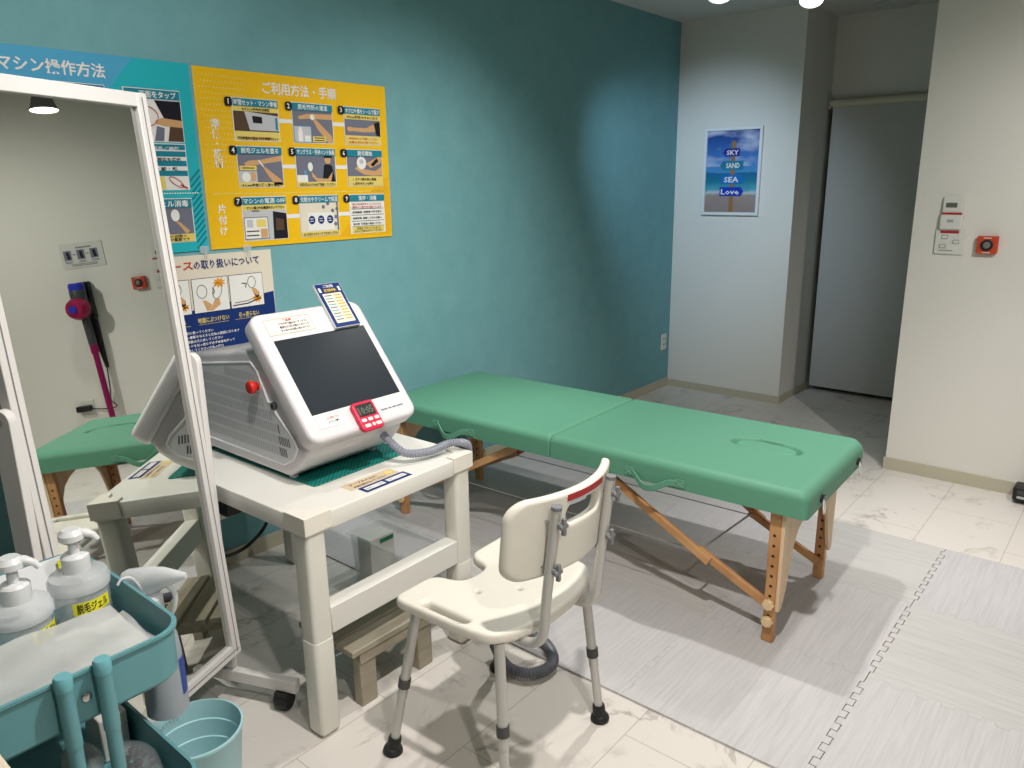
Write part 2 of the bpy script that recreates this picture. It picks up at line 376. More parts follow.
# ------------------------------------------------------------------ posters on the teal wall
class Flat:
    """flat printed layers on a plane: o origin, U right, V up, N out of the plane"""
    def __init__(self, o, U, V, N, mb=None):
        self.o, self.U, self.V, self.N = Vector(o), Vector(U), Vector(V), Vector(N); self.mb = mb or MB()
    def new(self): return Flat(self.o, self.U, self.V, self.N)
    def p(self, u, v, k): return self.o+self.U*u+self.V*v+self.N*(.0007*k)
    def poly(self, pts, m, k): self.mb.add([self.p(u, v, k) for u, v in pts], [tuple(range(len(pts)))], m)
    def rect(self, u0, v0, u1, v1, m, k): self.poly([(u0, v0), (u1, v0), (u1, v1), (u0, v1)], m, k)
    def frame(self, u0, v0, u1, v1, w, m, k):
        self.rect(u0, v0, u1, v0+w, m, k); self.rect(u0, v1-w, u1, v1, m, k); self.rect(u0, v0, u0+w, v1, m, k); self.rect(u1-w, v0, u1, v1, m, k)
    def circ(self, u, v, a, m, k, bb=None, n=20): self.poly(ell(u, v, a, bb or a, n), m, k)
    def line(self, pts, wd, m, k):
        for (a, c), (d, e) in zip(pts, pts[1:]):
            q = Vector((d-a, e-c)); 
            if q.length < 1e-6: continue
            q.normalize(); nx, ny = -q.y*wd/2, q.x*wd/2; ex, ey = q.x*wd/4, q.y*wd/4
            self.poly([(a-nx-ex, c-ny-ey), (d-nx+ex, e-ny+ey), (d+nx+ex, e+ny+ey), (a+nx-ex, c+ny-ey)], m, k)
    def text(self, s, u, v, h, m, k, width=None, align='l', bold=.02):
        self.mb.text(s, h, m, lambda x, y: self.p(u+x, v+y, k), width, align, bold)
    def lines(self, u0, u1, v0, v1, n, wd, m, k, seed=0):
        rg = random.Random(seed)
        for i in range(n):
            v = v1-(i+.5)*(v1-v0)/n; self.rect(u0, v-wd/2, u0+(u1-u0)*rg.uniform(.72, 1), v+wd/2, m, k)
    def build(self, name, parent=None, **k): return self.mb.build(name, parent, smooth=False, **k)

INK = lambda n, c: mat('print_'+n, c, .45, spec=.3)
P_Y, P_W, P_T, P_K = INK('yellow', (236, 186, 20)), INK('white', (232, 230, 226)), INK('teal', (28, 128, 150)), INK('black', (24, 24, 34))
P_G, P_SK, P_LY = INK('grey', (112, 114, 130)), INK('skin', (205, 160, 112)), INK('pale_yellow', (226, 204, 110))
P_R, P_N, P_TB, P_B = INK('red', (190, 60, 45)), INK('navy', (22, 48, 110)), INK('turquoise', (36, 176, 188)), INK('blue', (78, 164, 204))
P_LG, P_BR, P_OR, P_DY = INK('pale_grey', (190, 192, 196)), INK('brown', (84, 64, 50)), INK('orange', (226, 150, 40)), INK('deep_yellow', (226, 160, 22))
P_DT = INK('deep_teal', (18, 118, 134)); P_CR = INK('cream', (224, 214, 196))
BOARD = mat('poster_board_edge', (225, 224, 220), .5)

def board(o, wd, ht, m, th=.006):
    b = MB(); b.box(o[0], o[0]+wd, o[1]-th, o[1], o[2], o[2]+ht, BOARD)
    f = Flat((o[0], o[1]-th-.0002, o[2]), (1, 0, 0), (0, 0, 1), (0, -1, 0), b); f.rect(0, 0, wd, ht, m, 0); return f

# yellow poster
W0 = WY-.001
f = board((1.51, W0, 1.275), .895, .647, P_Y)
for i in range(14):
    for j in range(17):
        f.circ(.02+i*.0135+(j % 2)*.0067, .30+j*.02, .0034, P_LY, 1, n=6) if (i < 9 or j > 12) else None
for k in range(22):
    u = .60+k*.013; f.line([(u, .012), (min(.889, u+.25), min(.26, .012+(min(.889, u+.25)-u)))], .0035, P_DY, 1)
for i in range(20): f.line([(.03+i*.0422, .203), (.03+i*.0422+.036, .203)], .004, P_LY, 1)
yp = f.build('instruction_poster', label='yellow instruction poster with nine numbered photo steps on the teal wall', cat='poster', keep=True)
g = f.new(); g.text('ご利用方法・手順', .277, .577, .047, P_W, 2, .348, bold=.02); g.build('poster_title', yp)
for s, v1, hh in (('準備・施術', .47, .042), ('片付け', .168, .042)):
    g = f.new()
    for i, ch in enumerate(s): g.text(ch, .066-(s != '準備・施術')*.008, v1-(i+.85)*(.035 if len(s) > 3 else .04), .036, P_W, 2, None, 'c', .02)
    g.build('side_heading', yp)
HEAD = ['時間セット・マシン準備', '脱毛箇所の清潔', 'ホクロや傷をシールで隠す', '脱毛ジェルを塗る', 'サングラス・手持ハンド装着', '脱毛開始', 'マシンの電源 OFF', '化粧水やクリームで保湿', '清掃・消毒']
CAPT = ['予約時間内に退出できる時間でセット', '', '', '※１mm程度に薄く塗り伸ばす', '光漏れ防止のため必ず装着してください', '', '・マシン裏の外側電源を切って下さい', '※備え付けのスキンケアをお使い下さい', '']
def arm(f, P, m, k): f.poly(P, m, k)
for n in range(9):
    c, r = n % 3, n//3
    u0 = (.143, .403, .660)[c]; v1 = (.549, .376, .188)[r]; u1 = u0+.193; v0 = v1-(.150 if r < 2 else .163)
    g = f.new(); g.rect(u0-.003, v0-.003, u1+.003, v1+.003, P_W, 2)
    W_, H_ = u1-u0, v1-v0
    q = lambda a, b_: (u0+a*W_, v0+b_*H_)
    Q = lambda L: [q(*x) for x in L]
    bg = P_W if n in (0, 6, 8) else P_G
    g.rect(u0, v0, u1, v1, bg, 3)
    if n == 0:
        g.rect(*q(0, .22), *q(1, .70), P_BR, 4); g.poly(Q([(.24, .70), (1, .62), (1, .25), (.33, .25)]), P_LG, 5); g.poly(Q([(.40, .60), (.62, .58), (.62, .42), (.41, .43)]), P_K, 6); g.poly(Q([(.92, .58), (.97, .58), (.97, .28), (.92, .28)]), P_T, 6)
        g.rect(*q(0, 0), *q(1, .22), P_LY, 4); g.rect(*q(0, .70), *q(1, .82), P_LY, 4)
        g.text('※マシン操作方法参照', *q(.5, .72), .0125, P_K, 7, .12, 'c'); g.text('１０分でおよそ１周目', *q(.5, .03), .011, P_R, 7, .11, 'c')
    elif n == 1:
        g.poly(Q([(.12, .66), (.35, .74), (1, .76), (1, .62), (.40, .62), (.16, .59)]), P_SK, 4); g.poly(Q([(.46, .66), (.56, .62), (.95, .20), (1, .0), (.86, .0), (.60, .36)]), P_SK, 5); g.circ(*q(.48, .66), .011, P_W, 6)
        g.rect(*q(0, .0), *q(.43, .42), P_LG, 6); g.poly(Q([(.10, .02), (.10, .26), (.14, .40), (.18, .40), (.21, .26), (.21, .02)]), P_W, 7); g.rect(*q(.26, .02), *q(.40, .18), P_W, 7); g.frame(*q(0, 0), *q(.43, .42), .002, P_B, 7)
        g.rect(*q(.46, .02), *q(.80, .17), P_LY, 6); g.lines(*[q(.5, 0)[0], q(.78, 0)[0], q(0, .03)[1], q(0, .16)[1]], 2, .004, P_BR, 7)
    elif n == 2:
        g.poly(Q([(.05, .42), (.10, .48), (.22, .46), (.60, .46), (.85, .60), (1, .62), (1, .44), (.80, .36), (.5, .34), (.20, .36), (.10, .34)]), P_SK, 4); g.poly(Q([(.82, .60), (1, .66), (1, .22), (.88, .28)]), P_K, 5)
        g.rect(*q(0, .68), *q(1, .82), P_LY, 5); g.text('※5mm程度大きめに切る', *q(.5, .71), .0125, P_K, 6, .17, 'c'); g.rect(*q(0, 0), *q(1, .24), P_LY, 5)
        g.text('※剥がれないよう注意してください', *q(.5, .13), .011, P_R, 6, .16, 'c'); g.text('必要な方は使用ください', *q(.5, .03), .011, P_R, 6, .16, 'c')
    elif n == 3:
        g.poly(Q([(.14, .60), (.24, .66), (.5, .68), (1, .80), (1, .66), (.55, .58), (.25, .52), (.15, .54)]), P_SK, 4); g.poly(Q([(.52, .55), (.60, .50), (.95, .18), (1, .05), (.80, .05), (.62, .34)]), P_SK, 5); g.line(Q([(.46, .66), (.55, .52)]), .006, P_W, 6)
        g.rect(*q(0, .12), *q(.40, .40), P_LG, 5); g.circ(*q(.15, .25), .018, P_W, 6); g.rect(*q(.26, .16), *q(.36, .38), P_SK, 6); g.rect(*q(.02, .42), *q(.40, .53), P_LY, 5); g.lines(q(.08, 0)[0], q(.36, 0)[0], q(0, .43)[1], q(0, .52)[1], 1, .004, P_BR, 6)
        g.rect(*q(0, 0), *q(1, .12), P_LY, 5)
    elif n == 4:
        g.poly(Q([(.64, .12), (.70, .56), (.80, .62), (.92, .54), (.98, .12)]), P_K, 4); g.circ(*q(.80, .72), .016, P_SK, 5, .019); g.poly(Q([(.70, .76), (.74, .88), (.90, .88), (.92, .76)]), P_K, 6)
        g.circ(*q(.34, .52), .012, P_W, 6, .018); g.poly(Q([(.36, .40), (.50, .22), (.78, .20), (.92, .40), (.86, .12), (.50, .12), (.38, .26)]), P_SK, 5); g.rect(*q(0, .12), *q(.26, .30), P_W, 5); g.rect(*q(.18, .30), *q(.23, .42), P_B, 5); g.rect(*q(0, 0), *q(1, .12), P_LY, 6)
    elif n == 5:
        g.poly(Q([(.20, .48), (.30, .56), (.50, .46), (.80, .42), (1, .56), (1, .30), (.70, .28), (.45, .32)]), P_SK, 4); g.poly(ell(*q(.40, .64), .026, .027), P_W, 5); g.poly(ell(*q(.40, .68), .012, .010), P_LG, 6); g.poly(Q([(.52, .62), (.92, .84), (1, .80), (.96, .64), (.66, .50)]), P_SK, 6); g.poly(Q([(.66, .60), (.84, .78), (.90, .70), (.72, .54)]), P_K, 7)
        g.rect(*q(0, 0), *q(1, .27), P_LY, 6); g.text('1. ガラス部を肌に密着', *q(.12, .15), .0125, P_K, 8, .13); g.text('2. 照射ボタンを押す', *q(.12, .03), .0125, P_K, 8, .115)
    elif n == 6:
        g.rect(*q(0, .70), *q(1, .83), P_LY, 4); g.rect(*q(0, 0), *q(1, .70), P_LG, 4); g.poly(Q([(.66, 0), (.68, .66), (1, .60), (1, 0)]), P_K, 5); g.poly(Q([(.72, .2), (.74, .5), (.92, .46), (.92, .2)]), P_BR, 6)
        g.rect(*q(.0, .02), *q(.55, .54), P_W, 5); g.frame(*q(0, .02), *q(.55, .54), .003, P_G, 6); g.rect(*q(.28, .30), *q(.50, .48), P_LY, 6); g.rect(*q(.06, .30), *q(.20, .48), P_LG, 6); g.lines(q(.04, 0)[0], q(.34, 0)[0], q(0, .06)[1], q(0, .26)[1], 2, .005, P_BR, 6); g.rect(*q(.36, .05), *q(.52, .26), P_SK, 6); g.line(Q([(.20, .68), (.36, .68)]), .006, P_G, 6)
    elif n == 7:
        g.rect(*q(0, .10), *q(.95, .86), P_CR, 4); g.rect(*q(.18, .14), *q(.86, .58), P_W, 5)
        for a in (.28, .52, .76): g.circ(*q(a, .40), .0165, P_N, 6, .0175); g.lines(q(a-.05, 0)[0], q(a+.05, 0)[0], q(0, .34)[1], q(0, .46)[1], 2, .003, P_W, 7, n+int(a*10))
        for a, e in ((.60, .72), (.72, .80), (.84, .62), (.92, .46), (.90, .28), (.96, .66)): g.circ(*q(a, e), .008, P_G, 6)
        g.rect(*q(0, 0), *q(1, .11), P_LY, 6)
    elif n == 8:
        for i, v in enumerate((.66, .50, .34, .20)): g.line(Q([(.03, v-.03), (.97, v-.03)]), .0022, P_K, 4)
        for i, (v, cc) in enumerate(((.74, P_R), (.66, P_R), (.53, P_K), (.37, P_K), (.22, P_K))): g.text(('※他の方が気持ちよく使えるように', '清掃のご協力をお願いします', '施術器具  消毒液で拭き取り', '手袋手鏡  消毒して元の位置へ', '忘れ物  確認後に退出ください')[i], *q(.06, v-.01), .0105, cc, 5, .165)
        g.rect(*q(.04, .0), *q(.97, .17), P_LY, 4); g.text('ご利用ありがとうございました', *q(.5, .09), .010, P_K, 5, .14, 'c'); g.text('またのご来店をお待ちしております', *q(.5, .02), .010, P_K, 5, .155, 'c')
    if CAPT[n]: g.text(CAPT[n], *q(.5, .02 if n != 6 else .725), .0125, P_K, 8, .178, 'c')
    pn = g.build('step_panel', yp)
    h = f.new(); h.rect(u0, v1-.027, u1, v1, P_T, 9); h.text(HEAD[n], (u0+u1)/2, v1-.0225, .0215, P_W, 10, min(.185, .0205*len(HEAD[n])), 'c', .015); h.build('panel_header', pn)
    h = f.new(); h.poly(rrect(u0-.034, u0-.002, v1-.031, v1+.002, .010, 4), P_K, 9); h.text(str(n+1), u0-.018, v1-.0235, .027, P_W, 10, None, 'c', .02); h.build('number_badge', pn)
    if c < 2:
        h = f.new(); h.rect(u1+.003, v0+H_*.47, u1+.064, v0+H_*.57, P_W, 1.5); h.build('connector', yp)

# blue poster (left of it)
f = board((.602, W0, 1.275), .895, .650, P_TB)
f.poly([(0, .65), (0, .535), (.60, .535), (.70, .65)], P_B, 1); f.poly([(.60, .535), (.70, .65), (.895, .65), (.895, .535)], P_TB, 1)
for k in range(12): f.line([(.855+.0, .01+k*.022), (.893, .048+k*.022)], .006, P_DT, 1)
for k in range(30): f.line([(.60+k*.0095, .208), (.604+k*.0095, .208)], .004, P_W, 2)
bp = f.build('operation_poster', label='blue poster about operating the machine, partly behind the mirror, left of the yellow one', cat='poster', keep=True)
g = f.new(); g.text('マシン操作方法', .292, .580, .046, P_W, 3, .312, bold=.02); g.build('poster_title', bp)
for (v0, v1, kind) in ((.385, .553, 0), (.222, .375, 1), (.038, .188, 2)):
    for u0 in (.655, .40, .145):
        u1 = u0+.192; g = f.new(); g.rect(u0-.003, v0-.003, u1+.003, v1+.003, P_W, 2); g.rect(u0, v0, u1, v1, P_W if kind < 2 else P_G, 3)
        q = lambda a, b_: (u0+a*(u1-u0), v0+b_*(v1-v0)); Q = lambda L: [q(*x) for x in L]
        if kind == 0:
            g.poly(Q([(.52, .80), (1, .80), (1, .40), (.68, .42)]), P_K, 4); g.poly(Q([(.70, .0), (.76, .3), (1, .3), (1, 0)]), P_BR, 4); g.poly(Q([(.50, .40), (.62, .46), (1, .42), (1, .28), (.66, .30), (.5, .34)]), P_SK, 5); g.poly(Q([(.45, .0), (.52, .3), (.66, .26), (.62, 0)]), P_G, 4)
            for k in range(24): a, c2 = k*15, (k+1)*15; g.line([q(.32+.24*math.cos(R_(a)), .48+.20*math.sin(R_(a))), q(.32+.24*math.cos(R_(c2)), .48+.20*math.sin(R_(c2)))], .003, P_R, 6)
        elif kind == 1:
            for v in (.52, .18+.55, .30): g.rect(*q(0, v), *q(1, v+.12), P_T, 4)
            g.text('種類  脱毛／美顔', *q(.5, .88), .0125, P_W, 6, .15, 'c'); g.text('レベル／部位を選択', *q(.5, .64), .012, P_K, 6, .15, 'c'); g.text('手足・脇・顔', *q(.5, .43), .012, P_K, 6, .12, 'c')
            g.rect(*q(0, 0), *q(.55, .29), P_LY, 4)
            for k in range(16): a, c2 = R_(k*22.5), R_((k+1)*22.5); g.line([q(.76+.12*math.cos(a)-.05*math.sin(a), .16+.11*math.sin(a)-.05*math.cos(a)), q(.76+.12*math.cos(c2)-.05*math.sin(c2), .16+.11*math.sin(c2)-.05*math.cos(c2))], .003, P_R, 6)
            g.line(Q([(.84, .10), (.96, .02)]), .006, P_R, 6)
            g.rect(*q(0, .88), *q(1, 1), P_T, 4)
        else:
            g.poly(ell(*q(.66, .62), .016, .021), P_W, 4); g.poly(Q([(.66, .48), (.74, .46), (.92, .24), (.84, .18)]), P_SK, 4); g.poly(Q([(.1, .20), (.14, .6), (.36, .64), (.36, .20)]), P_W, 4); g.rect(*q(.16, .36), *q(.30, .54), P_K, 5); g.rect(*q(0, 0), *q(1, .18), P_LY, 5); g.text('部位ごとの回数と', *q(.5, .10), .012, P_K, 6, .13, 'c'); g.text('ジェルの量が重要です', *q(.5, .02), .012, P_K, 6, .15, 'c')
        pn = g.build('step_panel', bp)
        if kind != 1:
            h = f.new(); h.rect(u0, v1-.030, u1, v1, P_T, 7); h.text('画面をタップ' if kind == 0 else 'ジェル消毒', (u0+u1)/2+.018, v1-.025, .024, P_W, 8, .13, 'c', .02); h.build('panel_header', pn)

# navy notice
f = board((1.03, W0, .868), .730, .392, P_CR)
f.poly([(0, 0), (.733-.003, 0), (.727, .226), (0, .150)], P_N, 1)
nb = f.build('handling_notice', label='cream and navy notice about handling the hand piece, below the yellow poster', cat='poster', keep=True)
g = f.new(); g.text('ハンドピース', .13, .342, .036, P_R, 3, .268, bold=.02); g.text('の取り扱いについて', .400, .342, .036, P_N, 3, .272, bold=.02); g.build('poster_title', nb)
for k, u0 in enumerate((.075, .230, .385, .536)):
    u1 = u0+.143; v0, v1 = .178, .304; g = f.new(); g.rect(u0-.002, v0-.002, u1+.002, v1+.002, P_K, 2); g.rect(u0, v0, u1, v1, P_W, 3)
    q = lambda a, b_: (u0+a*(u1-u0), v0+b_*(v1-v0)); Q = lambda L: [q(*x) for x in L]
    def outl(pts, wd=.0018, m=P_K, kk=5): g.line(Q(pts+[pts[0]]), wd, m, kk)
    if k % 2 == 0:
        star = [(.76+(.20 if i % 2 else .11)*math.cos(2*PI*i/18), .84+(.17 if i % 2 else .09)*math.sin(2*PI*i/18)) for i in range(18)]
        g.poly(Q(star), P_OR, 4)
        outl([(.25+.14*math.cos(2*PI*i/14), .62+.20*math.sin(2*PI*i/14)) for i in range(14)]); outl([(.68+.13*math.cos(2*PI*i/14)+.04*math.sin(2*PI*i/14), .60+.24*math.sin(2*PI*i/14)) for i in range(14)])
        g.poly(Q([(.24, .36), (.34, .34), (.50, .20), (.44, .03), (.34, .03)]), P_SK, 4); g.poly(Q([(.58, .34), (.72, .36), (.74, .18), (.52, .03), (.44, .03)]), P_SK, 4); g.line(Q([(.55, .70), (.60, .60), (.56, .52)]), .003, P_K, 6)
    else:
        outl([(.66+.12*math.cos(2*PI*i/14), .74+.18*math.sin(2*PI*i/14)) for i in range(14)]); g.poly(Q([(.64, .56), (.76, .54), (.88, .40), (.82, .20), (.70, .34)]), P_SK, 4)
        star = [(.80+(.17 if i % 2 else .09)*math.cos(2*PI*i/16), .22+(.15 if i % 2 else .08)*math.sin(2*PI*i/16)) for i in range(16)]; g.poly(Q(star), P_OR, 4)
        g.line(Q([(.04, .08), (.5, .10), (.9, .22)]), .004, P_K, 5); g.line(Q([(.1, .16), (.5, .18), (.86, .30)]), .002, P_K, 5); g.line(Q([(.36, .74), (.50, .72), (.46, .60)]), .003, P_K, 6)
    pn = g.build('picture_panel', nb)
    h = f.new(); h.text('地面にぶつけない' if k % 2 == 0 else '引っ張らない', (u0+u1)/2, .140, .022, P_LY, 3, .128 if k % 2 == 0 else .088, 'c', .015); h.line([(u0+.01, .133), (u1-.01, .133)], .0012, P_LY, 3); h.build('caption', nb)
g = f.new()
for i, s in enumerate(('大切に扱ってください', '強い衝撃を与えると故障の原因になります', '使用後は元に戻してください', 'コードを引っ張らず必ず本体を持って', '移動してください故障の際は', 'スタッフまでお知らせください')): g.text(s, .33, .103-i*.0165, .0115, P_W, 3, .012*len(s))
g.build('body_text', nb)
# clear hooks that carry the posters
CLEAR = mat('clear_plastic', (225, 230, 232), .12, alpha=.30, spec=.8)
for x, z, lb in ((1.655, 1.255, 'clear plastic hook clipped under the yellow poster above the notice'), (1.477, 1.262, 'clear plastic hook between the blue poster and the notice')):
    t = thing('clear_hook', lb, 'hook', (x, WY-.010, z), group='clear poster hooks')
    b = MB(); b.plate([rrect(-.017, .017, .004, .03, .005)], .004, CLEAR, .001, fn=lambda p: (p[0], -p[2], p[1])); b.build('back_plate', t)
    b = MB(); b.tube([(0, -.006, .012), (0, -.008, -.002), (0, -.012, -.010), (0, -.018, -.007), (0, -.019, .004)], .004, CLEAR, 10); b.build('hook_arm', t)

# ------------------------------------------------------------------ framed picture on the back wall
PX = BX-.002
t = thing('framed_picture', 'white-framed beach picture with painted wooden arrow signs on the back wall', 'picture', (PX, 2.318, 1.275))
pw, ph = .205, .575
WFR = mat('white_frame', (225, 226, 228), .4)
b = MB(); fr = .020
for (y0, y1, z0, z1) in ((-pw, pw, 0, fr), (-pw, pw, ph-fr, ph), (-pw, -pw+fr, fr, ph-fr), (pw-fr, pw, fr, ph-fr)): b.box(-.02, 0, y0, y1, z0, z1, WFR)
b.build('frame', t, bevel=.002)
def sea_print():
    m = bpy.data.materials.new('beach_print'); m.use_nodes = True; nt = m.node_tree; bb = nt.nodes['Principled BSDF']; bb.inputs['Roughness'].default_value = .35
    tc = nt.nodes.new('ShaderNodeTexCoord'); sx = nt.nodes.new('ShaderNodeSeparateXYZ'); r = nt.nodes.new('ShaderNodeValToRGB')
    mp = nt.nodes.new('ShaderNodeMapRange'); mp.inputs['From Min'].default_value = 0; mp.inputs['From Max'].default_value = ph
    el = r.color_ramp.elements; el[0].position = 0; el[0].color = lin((140, 122, 118)); el[1].position = .27; el[1].color = lin((158, 140, 134))
    for ps, c in ((.30, (190, 200, 205)), (.33, (80, 160, 180)), (.42, (20, 120, 150)), (.52, (18, 100, 150)), (.535, (70, 140, 195)), (.68, (60, 120, 190)), (1, (16, 42, 128))): x = el.new(ps); x.color = lin(c)
    n = nt.nodes.new('ShaderNodeTexNoise'); n.inputs['Scale'].default_value = 7; n.inputs['Detail'].default_value = 7
    n2 = nt.nodes.new('ShaderNodeTexNoise'); n2.inputs['Scale'].default_value = 12
    ad = nt.nodes.new('ShaderNodeMath'); ad.operation = 'MULTIPLY_ADD'; ad.inputs[1].default_value = .07
    r2 = nt.nodes.new('ShaderNodeValToRGB'); r2.color_ramp.elements[0].position = .48; r2.color_ramp.elements[1].position = .68
    gt = nt.nodes.new('ShaderNodeMath'); gt.operation = 'GREATER_THAN'; gt.inputs[1].default_value = .56*ph
    mu = nt.nodes.new('ShaderNodeMath'); mu.operation = 'MULTIPLY'; mx = nt.nodes.new('ShaderNodeMix'); mx.data_type = 'RGBA'; mx.inputs[7].default_value = lin((188, 196, 222))
    mpp = nt.nodes.new('ShaderNodeMapping'); mpp.inputs['Scale'].default_value = (1, .6, 1.5)
    L = nt.links.new
    L(tc.outputs['Object'], sx.inputs[0]); L(tc.outputs['Object'], mpp.inputs[0]); L(mpp.outputs[0], n.inputs['Vector']); L(tc.outputs['Object'], n2.inputs['Vector'])
    L(sx.outputs['Z'], mp.inputs['Value']); L(n2.outputs['Fac'], ad.inputs[0]); L(mp.outputs[0], ad.inputs[2]); L(ad.outputs[0], r.inputs[0])
    L(n.outputs['Fac'], r2.inputs[0]); L(sx.outputs['Z'], gt.inputs[0]); L(gt.outputs[0], mu.inputs[0]); L(r2.outputs[0], mu.inputs[1]); L(mu.outputs[0], mx.inputs[0]); L(r.outputs[0], mx.inputs[6]); L(mx.outputs[2], bb.inputs['Base Color'])
    return m
SEA = sea_print()
g = Flat((-.010, pw-.012, .012), (0, -1, 0), (0, 0, 1), (-1, 0, 0)); pww, phh = 2*pw-.024, ph-.024
g.rect(0, 0, pww, phh, SEA, 0)
WD, SB1, SB2, SB3, SB4 = INK('post_wood', (150, 112, 70)), INK('sign_purple', (52, 46, 140)), INK('sign_teal', (30, 120, 150)), INK('sign_blue', (24, 112, 190)), INK('sign_royal', (26, 58, 178))
g.rect(.185, .0, .215, .475, WD, 1)
def sign(v, h, u0, u1, d, m, s, tw):
    p = [(u0, v), (u1, v), (u1, v+h), (u0, v+h)]
    p = [(u0, v), (u1, v), (u1+.022, v+h/2), (u1, v+h), (u0, v+h)] if d > 0 else [(u0, v), (u1, v), (u1, v+h), (u0, v+h), (u0-.022, v+h/2)]
    g.poly(p, m, 2); g.text(s, (u0+u1)/2, v+h*.2, h*.82, P_W, 3, tw, 'c', .02)
sign(.375, .052, .145, .245, -1, SB1, 'SKY', .085); sign(.288, .058, .130, .275, -1, SB2, 'SAND', .10); sign(.195, .060, .125, .265, 1, SB3, 'SEA', .105); sign(.115, .060, .115, .265, 1, SB4, 'Love', .13)
g.build('beach_print', t)

# ------------------------------------------------------------------ things on the right wall
WPL = mat('white_plastic', (216, 215, 208), .4); GREYP = mat('grey_plastic', (150, 150, 146), .5); LCD = mat('lcd_grey', (96, 102, 92), .3); REDS = mat('red_sticker', (176, 30, 40), .5)
def onright(y, z, dx=0): return (RX-.001-dx, y, z)
t = thing('remote_control', 'slim white remote in a wall holder with a red sticker, above the switch plate', 'remote control', (RX-.001, .795, 1.268))
b = MB(); b.plate([rrect(-.043, .043, 0, .150, .008)], .020, WPL, .004, fn=lambda p: (-p[2], -p[0], p[1])); b.build('remote_body', t)
b = MB(); b.plate([rrect(-.047, .047, -.004, .065, .006)], .026, WPL, .004, fn=lambda p: (-p[2], -p[0], p[1])); b.build('holder', t)
b = MB(); b.box(-.0215, -.0195, -.018, .030, .098, .120, LCD); b.build('screen', t)
b = MB(); b.box(-.0275, -.0255, -.043, .043, .066, .075, REDS); b.build('red_label', t)
g = Flat((-.0265, 0, 0), (0, -1, 0), (0, 0, 1), (-1, 0, 0)); g.lines(-.016, .016, .028, .042, 2, .003, P_G, 1, 3); g.build('print', t)
t = thing('switch_plate', 'white light switch plate with red label and three switches on the right wall', 'light switch', (RX-.001, .793, 1.145))
b = MB(); b.plate([rrect(-.064, .064, 0, .122, .008)], .010, WPL, .003, fn=lambda p: (-p[2], -p[0], p[1])); b.build('plate', t)
b = MB(); b.box(-.0122, -.0095, -.036, .044, .100, .111, REDS); b.build('red_label', t)
for (y, z) in ((.022, .082), (-.028, .060), (.028, .038)):
    b = MB(); b.box(-.014, -.009, y-.014, y+.014, z-.009, z+.009, GREYP); sw = b.build('switch', t, bevel=.002)
    b = MB(); b.box(-.0155, -.013, y-.011, y+.011, z-.0065, z+.0065, WPL); b.build('rocker', sw, bevel=.001)
g = Flat((-.0105, 0, 0), (0, -1, 0), (0, 0, 1), (-1, 0, 0)); g.lines(-.045, .035, .014, .022, 1, .003, P_G, 1, 3); g.build('print', t)
ORG = mat('orange_red_plastic', (196, 70, 44), .4); DARK = mat('dark_rubber', (28, 28, 30), .55); GREYB = mat('grey_button', (120, 112, 106), .4)
t = thing('call_button', 'orange square call button with a round dark push button on the right wall', 'call button', (RX-.001, .632, 1.155))
b = MB(); b.plate([rrect(-.043, .043, 0, .082, .006)], .030, ORG, .004, fn=lambda p: (-p[2], -p[0], p[1])); b.build('case', t)
b = MB(); b.lathe([(.026, 0), (.026, .006), (.020, .008)], (-.0295, 0, .041), DARK, 28, axis=(-1, 0, 0)); b.build('button_ring', t)
b = MB(); b.lathe([(.015, 0), (.015, .005), (.010, .007)], (-.036, 0, .041), GREYB, 24, axis=(-1, 0, 0)); b.build('push_button', t)
g = Flat((-.0312, 0, 0), (0, -1, 0), (0, 0, 1), (-1, 0, 0)); g.rect(-.016, .072, .016, .076, P_CR, 1); g.rect(-.016, .005, .016, .009, P_CR, 1); g.build('print', t)

# how-to plate and cordless vacuum further along the right wall (seen in the mirror)
b = MB(); b.box(RX-.005, RX-.001, .17, .445, 1.342, 1.505, INK('plate_white', (206, 205, 199)))
g = Flat((RX-.0055, .445, 1.342), (0, -1, 0), (0, 0, 1), (-1, 0, 0), b)
for k in range(3):
    u = .035+k*.085; g.rect(u, .055, u+.050, .118, P_G, 1); g.poly([(u+.008, .062), (u+.03, .062), (u+.034, .108), (u+.016, .112)], P_K, 2); g.lines(u, u+.05, .034, .05, 2, .004, P_G, 1, k)
    if k < 2: g.rect(u+.056, .086, u+.078, .092, P_G, 1)
g.rect(.07, .128, .17, .136, P_G, 1); g.lines(.05, .25, .012, .030, 2, .004, P_G, 1, 9)
g.build('vacuum_guide_plate', label='pale three-picture guide plate above the vacuum on the white wall in the mirror', cat='sign', keep=True)
MAG = mat('magenta_tube', (150, 20, 90), .3, metal=.3); MAG2 = mat('magenta_motor', (150, 26, 70), .35, metal=.2); VG = mat('vacuum_grey', (64, 64, 68), .4); VB = mat('vacuum_black', (24, 24, 26), .45); VBL = mat('vacuum_blue', (40, 50, 170), .35)
t = thing('stick_vacuum', 'magenta cordless stick vacuum hanging on a black wall dock, seen in the mirror', 'vacuum cleaner', (RX, .235, 0))
b = MB(); b.box(-.05, -.001, .0, .08, 1.0, 1.25, VB); b.box(-.04, -.001, .01, .075, .66, 1.0, VB, fn=lambda p: (p[0]*(1 if p[2] > .8 else .5), p[1]*(1 if p[2] > .8 else .35)+(0 if p[2] > .8 else .045), p[2])); b.build('wall_dock', t, bevel=.008)
b = MB(); b.lathe([(.046, 0), (.05, .02), (.05, .09), (.046, .10)], (-.105, .03, 1.11), VG, 28); b.build('dust_bin', t)
b = MB(); b.lathe([(.049, 0), (.049, .035), (.04, .045)], (-.105, .03, 1.205), VBL, 28); b.build('bin_lid', t)
